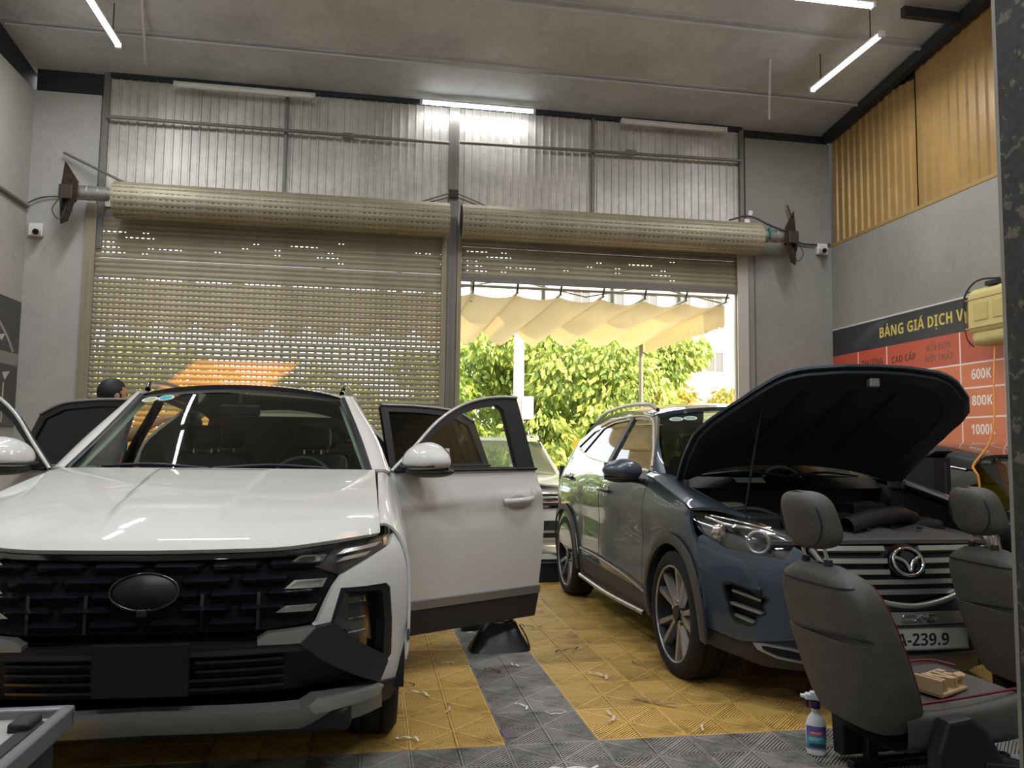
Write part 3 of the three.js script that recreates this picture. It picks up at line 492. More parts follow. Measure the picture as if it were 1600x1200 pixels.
// ---------- white SUV, doors open ----------
const suv = thing('white_suv', 'white SUV with black patterned grille and all doors open', 'car', [-0.80, 0, -3.98]);
{
  const PR = [[0.2, 0.66], [0.28, 0.745], [0.36, 0.8], [0.45, 0.825], [0.55, 0.845], [0.65, 0.86], [0.75, 0.862], [0.85, 0.845], [0.92, 0.81], [1.0, 0.73]];
  const SW = [[0, 0], [0.3, 0.012], [0.5, 0.045], [0.65, 0.1], [0.78, 0.19], [0.88, 0.31], [0.94, 0.39], [0.985, 0.46]];
  const zf = (x, y) => tab(PR, y) - tab(SW, Math.abs(x)), F = (x, y) => [x, y, zf(x, y)];
  const edgeY = (x) => tab([[0, 0.937], [0.3, 0.939], [0.48, 0.942], [0.66, 0.957], [0.82, 0.97], [0.9, 0.975]], Math.abs(x));
  // hood
  const gT = [[0, 0], [0.2, 0.125], [0.4, 0.265], [0.6, 0.42], [0.75, 0.56], [0.85, 0.675], [0.92, 0.785], [0.97, 0.895], [1, 1]];
  const hoodY = (x, t) => { const a = Math.abs(x), yc = 1.205 - 0.012 * a * a, c = lerp(0.27, 0.2, t); return yc + (edgeY(x) - yc) * tab(gT, t) + 0.012 * (1 - sst(c - 0.014, c + 0.014, a)) * sst(0, 0.12, t) * (1 - sst(0.7, 0.97, t)); };
  const hood = (x, t) => { const zc = -0.42 - 0.2 * Math.pow(x / 0.83, 2), z1 = zf(x, edgeY(x)) - 0.004; return [x, hoodY(x, t), lerp(zc, z1, t)]; };
  mesh('hood', surf(96, 48, (u, v) => hood((u * 2 - 1) * lerp(0.835, 0.822, v), 1 - v), 0.02, true), mWhitePaint, suv);
  // fenders
  const arch = (z, zc, r = 0.435) => { const d = z - zc; return Math.abs(d) < r ? 0.38 + Math.sqrt(r * r - d * d) : 0.0; };
  const fenderPt = (s, z) => {
    const t = clamp((z + 0.62) / 1.12, 0, 1), top = hood(0.832, t), yb = Math.max(0.33, arch(z, 0));
    const P = [[0.84, top[1] + 0.002], [0.872, top[1] + 0.004], [0.92, top[1] - 0.03], [0.958, top[1] - 0.095], [0.978, Math.max(yb + 0.12, 0.85)], [0.984, yb + 0.05], [0.975, yb]];
    const c = new THREE.CatmullRomCurve3(P.map((p) => V(p[0], p[1], 0)), false, 'centripetal'); const q = c.getPoint(s); return [q.x, q.y, z];
  };
  const fg = surf(48, 24, (u, v) => fenderPt(v, lerp(-0.74, 0.432, u)), 0.012);
  both('front_fender', fg, mWhitePaint, suv);
  // white bumper sides
  const W = [[0.6, 0.661], [0.612, 0.67], [0.647, 0.754], [0.67, 0.801], [0.7, 0.843], [0.764, 0.874], [0.822, 0.9], [0.889, 0.931], [0.902, 0.972], [0.935, 0.96], [0.962, 0.9], [0.974, 0.8], [0.978, 0.6], [0.97, 0.5], [0.93, 0.36], [0.852, 0.372], [0.878, 0.425], [0.906, 0.47], [0.905, 0.62], [0.893, 0.757], [0.874, 0.78], [0.695, 0.792], [0.661, 0.668]];
  both('bumper_side', panel(W, F, { off: 0.004, thick: 0.03, max: 0.03 }), mWhitePaint, suv);
  // black lower cladding, fog housing
  both('fog_housing', panel([[0.695, 0.792], [0.874, 0.78], [0.893, 0.757], [0.906, 0.62], [0.907, 0.47], [0.877, 0.424], [0.844, 0.378], [0.79, 0.43], [0.655, 0.66]], F, { off: -0.045, thick: 0.02, max: 0.04 }), mGloss, suv);
  both('fog_surround', panel([[0.695, 0.792], [0.876, 0.78], [0.893, 0.757], [0.906, 0.62], [0.907, 0.47], [0.88, 0.44], [0.872, 0.5], [0.876, 0.62], [0.862, 0.745], [0.85, 0.757], [0.712, 0.776], [0.675, 0.66], [0.658, 0.664]], F, { off: 0.0, thick: 0.05, max: 0.04 }), mTrim, suv);
  const fog = panel([[0.717, 0.768], [0.816, 0.752], [0.836, 0.555], [0.672, 0.655]], F, { off: -0.02, thick: 0.008, max: 0.04 });
  both('fog_lamp', panel([[0.73, 0.755], [0.81, 0.742], [0.825, 0.575], [0.69, 0.655]], F, { off: -0.034, thick: 0.006 }), S(0x50524f, 0.3, 0.6), suv);
  for (const m of both('fog_lens', fog, mLens, suv)) m;
  for (const [y0, y1] of [[0.72, 0.745], [0.655, 0.662], [0.6, 0.606]]) both('fog_reflector', panel([[0.745, y1], [0.812, y1], [0.815, y0], [0.745, y0]], F, { off: -0.026, thick: 0.006 }), mChrome, suv);
  both('corner_cladding', panel([[0.55, 0.6], [0.603, 0.656], [0.656, 0.666], [0.865, 0.488], [0.879, 0.456], [0.846, 0.378], [0.776, 0.425], [0.638, 0.52]], F, { off: 0.02, thick: 0.05, max: 0.04 }), mClad, suv);
  // intake and bars
  mesh('lower_intake', panel([[-0.85, 0.38], [0.85, 0.38], [0.8, 0.47], [0.56, 0.61], [-0.56, 0.61], [-0.8, 0.47]], F, { off: -0.07, thick: 0.02, max: 0.06 }), mBlack, suv);
  for (let i = 0; i < 4; i++) mesh('intake_slat', panel([[-0.5, 0.42 + i * 0.035], [0.5, 0.42 + i * 0.035], [0.5, 0.43 + i * 0.035], [-0.5, 0.43 + i * 0.035]], F, { off: -0.04, thick: 0.02, max: 0.1 }), mGloss, suv);
  mesh('lower_bar', panel([[-0.56, 0.6], [0.56, 0.6], [0.6, 0.565], [0.5, 0.572], [-0.5, 0.572], [-0.6, 0.565]], F, { off: 0.006, thick: 0.06, max: 0.05 }), mClad, suv);
  mesh('lower_bar_edge', panel([[-0.17, 0.622], [0.17, 0.622], [0.55, 0.605], [0.55, 0.6], [-0.55, 0.6], [-0.55, 0.605]], F, { off: 0.01, thick: 0.03, max: 0.05 }), mTrim, suv);
  both('grille_end_bar', panel([[0.4, 0.626], [0.436, 0.648], [0.604, 0.657], [0.552, 0.603], [0.4, 0.608]], F, { off: 0.014, thick: 0.04, max: 0.04 }), mSilver, suv);
  mesh('plate_holder', panel([[-0.158, 0.632], [0.168, 0.629], [0.165, 0.442], [-0.159, 0.447]], F, { off: 0.035, thick: 0.03, max: 0.08 }), mBlack, suv);
  const lipS = [[0, 0.376], [0.553, 0.359], [0.6, 0.388], [0.845, 0.373], [0.853, 0.266], [0.779, 0.262], [0.6, 0.264], [0.43, 0.284], [0, 0.298]];
  const sym = (L) => [...L, ...L.slice().reverse().map((p) => [-p[0], p[1]])];
  mesh('skid_lip', panel(sym(lipS), F, { off: 0.03, thick: 0.05, max: 0.04 }), S(0x8f908c, 0.4, 0.6), suv);
  both('skid_flare', panel([[0.575, 0.372], [0.602, 0.392], [0.843, 0.377], [0.826, 0.345], [0.6, 0.34]], F, { off: 0.045, thick: 0.03, max: 0.04 }), mSilver, suv);
  both('arch_corner', panel([[0.846, 0.374], [0.932, 0.36], [0.935, 0.33], [0.9, 0.27], [0.853, 0.266]], F, { off: 0.012, thick: 0.04, max: 0.04 }), mClad, suv);
  mesh('under_tray', rb(1.5, 0.1, 0.9, 0.03, 0, 0.28, 0.25), mBlack, suv);
  // grille: glossy backing with faceted wedge segments
  mesh('grille', panel(sym([[0, 0.934], [0.3, 0.936], [0.48, 0.939], [0.7, 0.955], [0.7, 0.843], [0.67, 0.801], [0.647, 0.754], [0.61, 0.667], [0.436, 0.65], [0, 0.65]]), F, { off: -0.035, thick: 0.03, max: 0.05 }), S(0x020203, 1), suv);
  mesh('grille_cap', panel(sym([[0, 0.934], [0.3, 0.936], [0.48, 0.939], [0.66, 0.954], [0.66, 0.938], [0.48, 0.922], [0, 0.915]]), F, { off: 0.0, thick: 0.03, max: 0.04 }), mGloss, suv);
  const mSegment = PH(0x16181c, 0.22, 0, { clearcoat: 1, clearcoatRoughness: 0.05 });
  const seg = (x0, x1, y0, y1) => {       // elongated six-sided wedge proud of the grille
    const ym = (y0 + y1) / 2, c = (y1 - y0) * 0.55, base = [[x0, ym], [x0 + c, y1], [x1 - c, y1], [x1, ym], [x1 - c, y0], [x0 + c, y0]], pos = [];
    const B = base.map(([x, y]) => V(x, y, zf(x, y) - 0.032)), T = [[x0 + c, ym + 0.003], [x1 - c, ym + 0.003]].map(([x, y]) => V(x, y, zf(x, y) + 0.008)), q = (...v) => { for (const p of v) pos.push(p.x, p.y, p.z); };
    q(B[1], T[0], T[1], B[1], T[1], B[2]); q(B[5], T[1], T[0], B[5], B[4], T[1]); q(B[0], T[0], B[1], B[0], B[5], T[0]); q(B[2], T[1], B[3], B[3], T[1], B[4]);
    const g = new THREE.BufferGeometry(); g.setAttribute('position', new THREE.Float32BufferAttribute(pos, 3)); g.computeVertexNormals(); return g;
  };
  for (let r = 0; r < 5; r++) {
    const y0 = 0.668 + r * 0.051, half = tab([[0.66, 0.56], [0.75, 0.6], [0.85, 0.64], [0.95, 0.62]], y0), w = 0.205, off = r % 2 ? 0.005 : w / 2;
    for (let k = -4; k <= 4; k++) { const a = k * w + off - w / 2 + 0.006, b = a + w - 0.012; if (a < -half || b > half) continue; const mid = (a + b) / 2; if (Math.abs(mid) < 0.1 && y0 > 0.7 && y0 < 0.86) continue; mesh('grille_segment', seg(a, b, y0, y0 + 0.042), r === 4 || (r === 2 && Math.abs(mid) < 0.3) ? mGlossTop() : mSegment, suv); }
  }
  function mGlossTop() { return mSegment; }
  for (const x of [-0.4, -0.2, 0.2, 0.4]) mesh('grille_rib', panel([[x - 0.006, 0.66], [x + 0.006, 0.66], [x + 0.006, 0.8], [x - 0.006, 0.8]], F, { off: -0.012, thick: 0.02 }), mGloss, suv);
  { const L = []; for (let i = 0; i < 36; i++) { const a = i / 36 * Math.PI * 2; L.push([0.004 + 0.114 * Math.cos(a), 0.811 + 0.061 * Math.sin(a)]); } mesh('emblem_disc', panel(L, (x, y) => { const d = Math.hypot((x - 0.004) / 0.114, (y - 0.811) / 0.061); return [x, y, zf(x, y) + 0.012 * (1 - d * d)]; }, { off: 0.008, thick: 0.03, max: 0.015 }), S(0x09090b, 0.4), suv); }
  { const e = []; for (let i = 0; i < 48; i++) { const a = i / 48 * Math.PI * 2; e.push([0.004 + 0.118 * Math.cos(a), 0.811 + 0.064 * Math.sin(a), zf(0, 0.811 + 0.064 * Math.sin(a)) + 0.01]); } mesh('emblem_ring', tube(e, 0.005, 72, 6, true), mGloss, suv); }
  mesh('front_camera', mg([rb(0.036, 0.028, 0.03, 0.006, 0, 0.738, 0.866)]), mTrim, suv);
  // headlamps: three stacked lens rows and the slim upper lamp
  const lamp = [[0.48, 0.94], [0.66, 0.955], [0.82, 0.968], [0.892, 0.972], [0.889, 0.934], [0.822, 0.903], [0.764, 0.877], [0.7, 0.846], [0.66, 0.862], [0.6, 0.89]];
  both('headlamp_housing', panel(lamp, F, { off: -0.03, thick: 0.02, max: 0.04 }), mTrim, suv);
  both('headlamp_lens', panel(lamp, F, { off: 0.0, thick: 0.004, max: 0.03 }), mLens, suv);
  const hex = (x0, x1, y0, y1, sh) => [[x0, y0 + 0.003], [x0 + sh, y1], [x1, y1], [x1 - sh * 0.5, y0]];
  const ring = (P, t) => { const c = P.reduce((a, p) => [a[0] + p[0] / P.length, a[1] + p[1] / P.length], [0, 0]); return P.map((p) => [lerp(p[0], c[0], t), lerp(p[1], c[1], t * 1.6)]); };
  for (const [x0, x1, y0, y1] of [[0.508, 0.64, 0.899, 0.924], [0.49, 0.646, 0.803, 0.836], [0.462, 0.612, 0.717, 0.743]]) {
    const P = hex(x0, x1, y0, y1, 0.035);
    both('lamp_frame', panel(P, F, { off: -0.006, thick: 0.02, max: 0.03, holes: [ring(P, 0.22)] }), mChrome, suv);
    both('lamp_reflector', panel(ring(P, 0.15), F, { off: -0.022, thick: 0.006, max: 0.03 }), mSilver, suv);
    both('lamp_cover', panel(P, F, { off: 0.002, thick: 0.003, max: 0.03 }), mLens, suv);
  }
  for (const [x0, x1, y0] of [[0.68, 0.86, 0.935], [0.68, 0.82, 0.905]]) both('lamp_blade', panel([[x0, y0 - 0.012], [x0 + 0.03, y0 + 0.006], [x1, y0 + 0.016], [x1 - 0.02, y0 + 0.002]], F, { off: -0.012, thick: 0.01, max: 0.04 }), mSilver, suv);
  both('side_marker', panel([[0.865, 0.962], [0.882, 0.968], [0.88, 0.938], [0.868, 0.93]], F, { off: -0.006, thick: 0.01 }), mChrome, suv);
  // cowl, wipers
  mesh('cowl', surf(20, 3, (u, v) => { const x = (u * 2 - 1) * 0.82; return [x, 1.2 - 0.035 * v, -0.43 - 0.2 * Math.pow(x / 0.83, 2) - 0.1 * v]; }, 0.01), mBlack, suv);
  for (const [a, b] of [[[0.55, 1.225, -0.56], [-0.02, 1.222, -0.47]], [[-0.05, 1.22, -0.47], [-0.62, 1.225, -0.58]]]) mesh('wiper', mg([tube([a, [(a[0] + b[0]) / 2, 1.24, -0.5], b], 0.009, 20, 6), rod([b[0] + 0.02, 1.2, b[2] + 0.03], b, 0.012)]), mTrim, suv);
  // windscreen
  const ws = (u, v) => { const a = u * 2 - 1; return [a * lerp(0.79, 0.605, v), lerp(1.198, 1.688 - 0.045 * a * a, v) + 0.022 * Math.sin(Math.PI * v), lerp(-0.44 - 0.2 * a * a, -1.17 - 0.1 * a * a, v)]; };
  mesh('windscreen', surf(30, 20, (u, v) => ws(u, v), 0), mGlassG, suv);
  mesh('windscreen_band', surf(30, 3, (u, v) => { const q = ws(u, lerp(0.95, 1.0, v)); return [q[0], q[1] + 0.003, q[2] + 0.004]; }), mBlack, suv);
  for (const [cx, cy, m] of [[-0.54, 0.9, S(0xa9b48c, 0.7)], [-0.44, 0.9, S(0x2fa8b4, 0.7)]]) {
    const ov = (k) => { const L = []; for (let i = 0; i < 24; i++) { const a = i / 24 * 6.283; L.push([cx + 0.05 * k * Math.cos(a), cy + 0.045 * k * Math.sin(a)]); } return L; }, map = (x, y) => ws((x / lerp(0.79, 0.605, y) + 1) / 2, y);
    mesh('inspection_sticker', panel(ov(1), map, { off: 0.004, thick: 0.001, flip: false, max: 0.03 }), S(0xe8ebe4, 0.7), suv); mesh('inspection_sticker', panel(ov(0.78), map, { off: 0.0055, thick: 0.001, max: 0.03 }), m, suv);
  }
  // A pillars, roof, rails
  const ap = strip([[0.79, 1.198, -0.62], [0.72, 1.39, -0.95], [0.608, 1.65, -1.27]], [[0.9, 1.19, -0.74], [0.815, 1.4, -1.06], [0.665, 1.655, -1.42]], 16, 0.018, [0.5, 0.5, 0.5]);
  both('pillar_front', ap, mWhitePaint, suv);
  both('pillar_trim', strip([[0.775, 1.2, -0.6], [0.7, 1.4, -0.94], [0.6, 1.63, -1.25]], [[0.8, 1.2, -0.63], [0.725, 1.4, -0.97], [0.615, 1.65, -1.28]], 12, 0.008, [0, 0.5, 0.8]), mBlack, suv);
  both('pillar_lining', strip([[0.775, 1.16, -0.66], [0.69, 1.36, -0.97], [0.59, 1.6, -1.27]], [[0.87, 1.17, -0.82], [0.78, 1.38, -1.12], [0.64, 1.62, -1.42]], 12, -0.02, [0.4, 0, -0.4]), mCabinLight, suv);
  const roof = (u, v) => { const a = u * 2 - 1, z = lerp(-1.17 - 0.1 * a * a, -3.35, v), y = tab([[0, 1.69], [0.15, 1.718], [0.4, 1.735], [0.7, 1.71], [1, 1.63]], v) - 0.05 * a * a - 0.02 * Math.pow(Math.abs(a), 6); return [a * lerp(0.615, 0.6, v), y, z]; };
  mesh('roof', surf(24, 30, (u, v) => roof(u, v), 0.03, true), mGloss, suv);
  both('cant_rail', strip([[0.6, 1.655, -1.25], [0.62, 1.69, -2.0], [0.6, 1.6, -3.35]], [[0.675, 1.63, -1.38], [0.695, 1.655, -2.0], [0.665, 1.57, -3.35]], 20, 0.015, [0.7, 0.7, 0]), mWhitePaint, suv);
  both('roof_rail', mg([tube([[0.6, 1.69, -1.35], [0.615, 1.745, -1.5], [0.62, 1.765, -2.1], [0.61, 1.73, -2.8], [0.6, 1.66, -3.05]], 0.017, 40, 8)]), mGloss, suv);
  // body aft of the fenders: sills, pillars, rear quarters, tail
  both('sill', mg([rb(0.14, 0.17, 2.3, 0.03, 0.86, 0.38, -1.75), rb(0.06, 0.1, 2.2, 0.02, 0.93, 0.3, -1.75)]), mClad, suv);
  both('pillar_centre', strip([[0.88, 0.42, -1.84], [0.87, 1.15, -1.84], [0.66, 1.64, -1.84]], [[0.86, 0.42, -1.98], [0.85, 1.15, -1.98], [0.65, 1.64, -1.98]], 14, 0.01, [1, 0, 0]), mTrim, suv);
  const q = (v, z) => { const yb = Math.max(0.36, arch(z, -2.85)); return [tab([[0, 0.95], [0.35, 0.975], [0.6, 0.965], [0.75, 0.9], [1, 0.66]], v) - 0.25 * sst(-3.3, -3.9, z) * 0.4 - 0.1 * sst(-3.5, -3.8, z), lerp(yb, 1.6 - 0.5 * sst(-3.2, -3.75, z), v), z]; };
  both('rear_quarter', surf(30, 16, (u, v) => q(v, lerp(-2.62, -3.75, u)), 0.02, true), mWhitePaint, suv);
  mesh('tailgate', surf(16, 12, (u, v) => [(u * 2 - 1) * lerp(0.84, 0.78, v), lerp(0.4, 1.1, v), -3.76 - 0.06 * Math.cos((u - 0.5) * 2.4) * Math.sin(v * 2.5)], 0.03), mWhitePaint, suv);
  mesh('rear_window', surf(12, 8, (u, v) => [(u * 2 - 1) * lerp(0.78, 0.6, v), lerp(1.1, 1.6, v), lerp(-3.76, -3.34, v)]), mGlassDark, suv);
  mesh('floor_pan', mg([rb(1.7, 0.1, 3.6, 0.03, 0, 0.36, -2.0), rb(1.4, 0.5, 0.06, 0.02, 0, 0.65, -0.3), rb(1.5, 0.35, 0.7, 0.05, 0, 0.6, -3.3)]), mCabin, suv);
  mesh('engine_bulkhead', mg([rb(1.3, 0.55, 0.9, 0.05, 0, 0.65, 0.1)]), mBlack, suv);
  // cabin
  mesh('dashboard', mg([rb(1.56, 0.26, 0.42, 0.08, 0, 1.03, -0.86), rb(1.6, 0.05, 0.5, 0.02, 0, 1.13, -0.72)]), mCabin, suv);
  { const g = new THREE.Group(); g.name = 'steering_wheel'; suv.add(g); g.position.set(0.38, 1.1, -1.12); g.rotation.x = -0.4; mesh('wheel_rim', new THREE.TorusGeometry(0.185, 0.015, 10, 36), S(0x3a3b3d, 0.5), g); mesh('wheel_hub', mg([rb(0.14, 0.12, 0.05, 0.03), rb(0.34, 0.035, 0.02, 0.008), rb(0.03, 0.17, 0.02, 0.008, 0, -0.09, 0)]), mCabin, g); }
  mesh('instrument_hood', rb(0.36, 0.07, 0.16, 0.03, 0.38, 1.16, -0.92), mCabin, suv);
  carSeat(suv, 0.38, -1.62, mSeat); carSeat(suv, -0.38, -1.62, mSeat); carSeat(suv, 0.38, -2.55, mSeat); carSeat(suv, -0.38, -2.55, mSeat);
  mesh('rear_mirror', mg([rb(0.24, 0.07, 0.03, 0.02, 0, 1.56, -1.12), rod([0, 1.6, -1.1], [0, 1.66, -1.12], 0.01)]), mBlack, suv);
  // doors, swung on their front edges
  const xs = (y) => tab([[0.2, 0.93], [0.34, 0.95], [0.42, 0.958], [0.6, 0.975], [0.82, 0.982], [0.95, 0.972], [1.02, 0.975], [1.1, 0.952], [1.2, 0.92], [1.3, 0.888], [1.45, 0.84], [1.7, 0.76]], y);
  function door(front, s, open) {
    const L = front ? 1.11 : 0.86, zH = front ? -0.72 : -1.86, g = new THREE.Group(); g.name = 'door'; suv.add(g); g.position.set(s * 0.95, 0, zH); g.rotation.y = -s * open * D2R;
    const put = (n, geo, m) => mesh(n, s > 0 ? geo : mir(geo), m, g);
    const D = (a, y) => { const d = 0.012 * Math.exp(-Math.pow((y - 1.03 - 0.05 * (a / L - 0.5)) / 0.03, 2)) * (sst(0.55, 0.95, a / L) + 1 - sst(0.05, 0.45, a / L)); return [xs(y) - 0.95 + d, y, -a]; };
    const bot = front ? 0.25 : 0.28, aR = L, bump = front ? 0.03 : 0;
    put('outer_panel', panel([[0, 0.43], [aR, 0.43], [aR + bump * 0.3, 0.6], [aR + bump, 0.9], [aR, 1.2], [-0.02, 1.2], [-0.03, 0.8]], D, { thick: 0.05, max: 0.045 }), mWhitePaint);
    put('door_cladding', panel([[0.01, bot], [aR - 0.02, bot], [aR, 0.43], [0, 0.43]], D, { off: 0.012, thick: 0.05, max: 0.08 }), mClad);
    put('cladding_strip', panel([[0, 0.4], [aR, 0.4], [aR, 0.45], [0, 0.45]], D, { off: 0.02, thick: 0.02, max: 0.08 }), S(0x8c8d8b, 0.4, 0.5));
    put('inner_lining', panel([[0.03, 0.45], [aR - 0.03, 0.45], [aR - 0.03, 1.18], [0.03, 1.18]], D, { off: -0.05, thick: 0.04, max: 0.1 }), mCabin);
    put('armrest', rb(0.07, 0.08, 0.5, 0.03, -0.1, 0.88, -L * 0.55), mCabin);
    const top = front ? [[-0.02, 1.2], [0.16, 1.34], [0.36, 1.5], [0.55, 1.605], [0.74, 1.665], [0.92, 1.69], [1.07, 1.695], [1.11, 1.2]] : [[0, 1.2], [-0.02, 1.655], [0.3, 1.655], [0.6, 1.63], [0.78, 1.55], [aR, 1.2]];
    const hole = front ? [[0.16, 1.225], [0.2, 1.33], [0.38, 1.465], [0.56, 1.565], [0.74, 1.62], [0.88, 1.64], [0.93, 1.61], [0.955, 1.225]] : [[0.05, 1.225], [0.04, 1.61], [0.3, 1.61], [0.57, 1.588], [0.72, 1.52], [0.8, 1.225]];
    put('window_frame', panel(top, D, { off: 0.0, thick: 0.04, max: 0.06, holes: [hole] }), mTrim);
    put('door_glass', panel(hole, D, { off: -0.012, thick: 0, max: 0.08 }), front ? mGlass : mGlassDark);
    const rim = top.map(([a, y]) => D(a, y)).map((p) => [p[0] + 0.004, p[1] + 0.004, p[2]]); put('bright_strip', tube(front ? rim.slice(0, 7) : rim.slice(1, 5), 0.011, 40, 6), front ? S(0xc9c8c2, 0.3, 0.3) : mSilver);
    put('belt_strip', tube([[D(0, 1.2)[0] + 0.012, 1.203, 0], [D(0.5, 1.2)[0] + 0.014, 1.207, -0.5], [D(L, 1.2)[0] + 0.01, 1.212, -L]], 0.01, 20, 6), mTrim);
    const hA = L * 0.82; put('handle_recess', sph(1, 0.006, 0.045, 0.085, D(hA, 1.0)[0] + 0.002, 1.0, -hA), S(0xa9a8a2, 0.4)); put('handle', tube([[D(hA, 1)[0] + 0.006, 1.005, -hA + 0.12], [D(hA, 1)[0] + 0.042, 1.01, -hA + 0.07], [D(hA, 1)[0] + 0.045, 1.015, -hA - 0.05], [D(hA, 1)[0] + 0.008, 1.02, -hA - 0.12]], 0.017, 24, 8), mWhitePaint);
    if (front) {
      put('mirror_arm', mg([rb(0.22, 0.035, 0.1, 0.015, 0.06, 1.225, -0.13, 0, 0, 0.12)]), mTrim);
      const cap = new THREE.SphereGeometry(1, 28, 20); { const p = cap.attributes.position; for (let i = 0; i < p.count; i++) { let x = p.getX(i), y = p.getY(i), z = p.getZ(i); if (z < -0.2) z = -0.2 - (z + 0.2) * 0.05; y = y < 0 ? y * 0.55 : y; const k = 1 - 0.22 * clamp(x, 0, 1); p.setXYZ(i, x * 0.175, y * 0.115 * k, z * 0.15); } cap.computeVertexNormals(); }
      put('mirror_cap', at(cap, 0.16, 1.262, -0.12), mWhitePaint);
      put('mirror_base', at(sph(1, 0.165, 0.035, 0.13), 0.15, 1.207, -0.13), mTrim);
      put('mirror_line', tube([[0.02, 1.24, -0.01], [0.16, 1.235, 0.03], [0.31, 1.24, -0.05]], 0.006, 20, 6), mTrim);
      put('mirror_glass', rb(0.29, 0.15, 0.006, 0.002, 0.16, 1.268, -0.158), S(0xd0d4d6, 0.03, 1));
    }
  }
  door(true, 1, 60); door(true, -1, 62); door(false, 1, 66); door(false, -1, 64);
  for (const s of [-1, 1]) { wheel(suv, s * 0.83, 0, 0.385, 0.235, 'w', s); wheel(suv, s * 0.83, -2.85, 0.385, 0.235, 'w', s); both; }
  both('wheel_liner', surf(24, 2, (u, v) => { const a = lerp(-0.15, Math.PI + 0.15, u); return [lerp(0.6, 0.965, v), 0.38 + 0.435 * Math.sin(a), 0.435 * Math.cos(a)]; }), mBlack, suv);
  both('arch_trim', surf(24, 2, (u, v) => { const a = lerp(0.3, Math.PI + 0.15, u), r = lerp(0.428, 0.47, v); return [0.985, 0.38 + r * Math.sin(a), r * Math.cos(a)]; }, 0.012), mClad, suv);
}
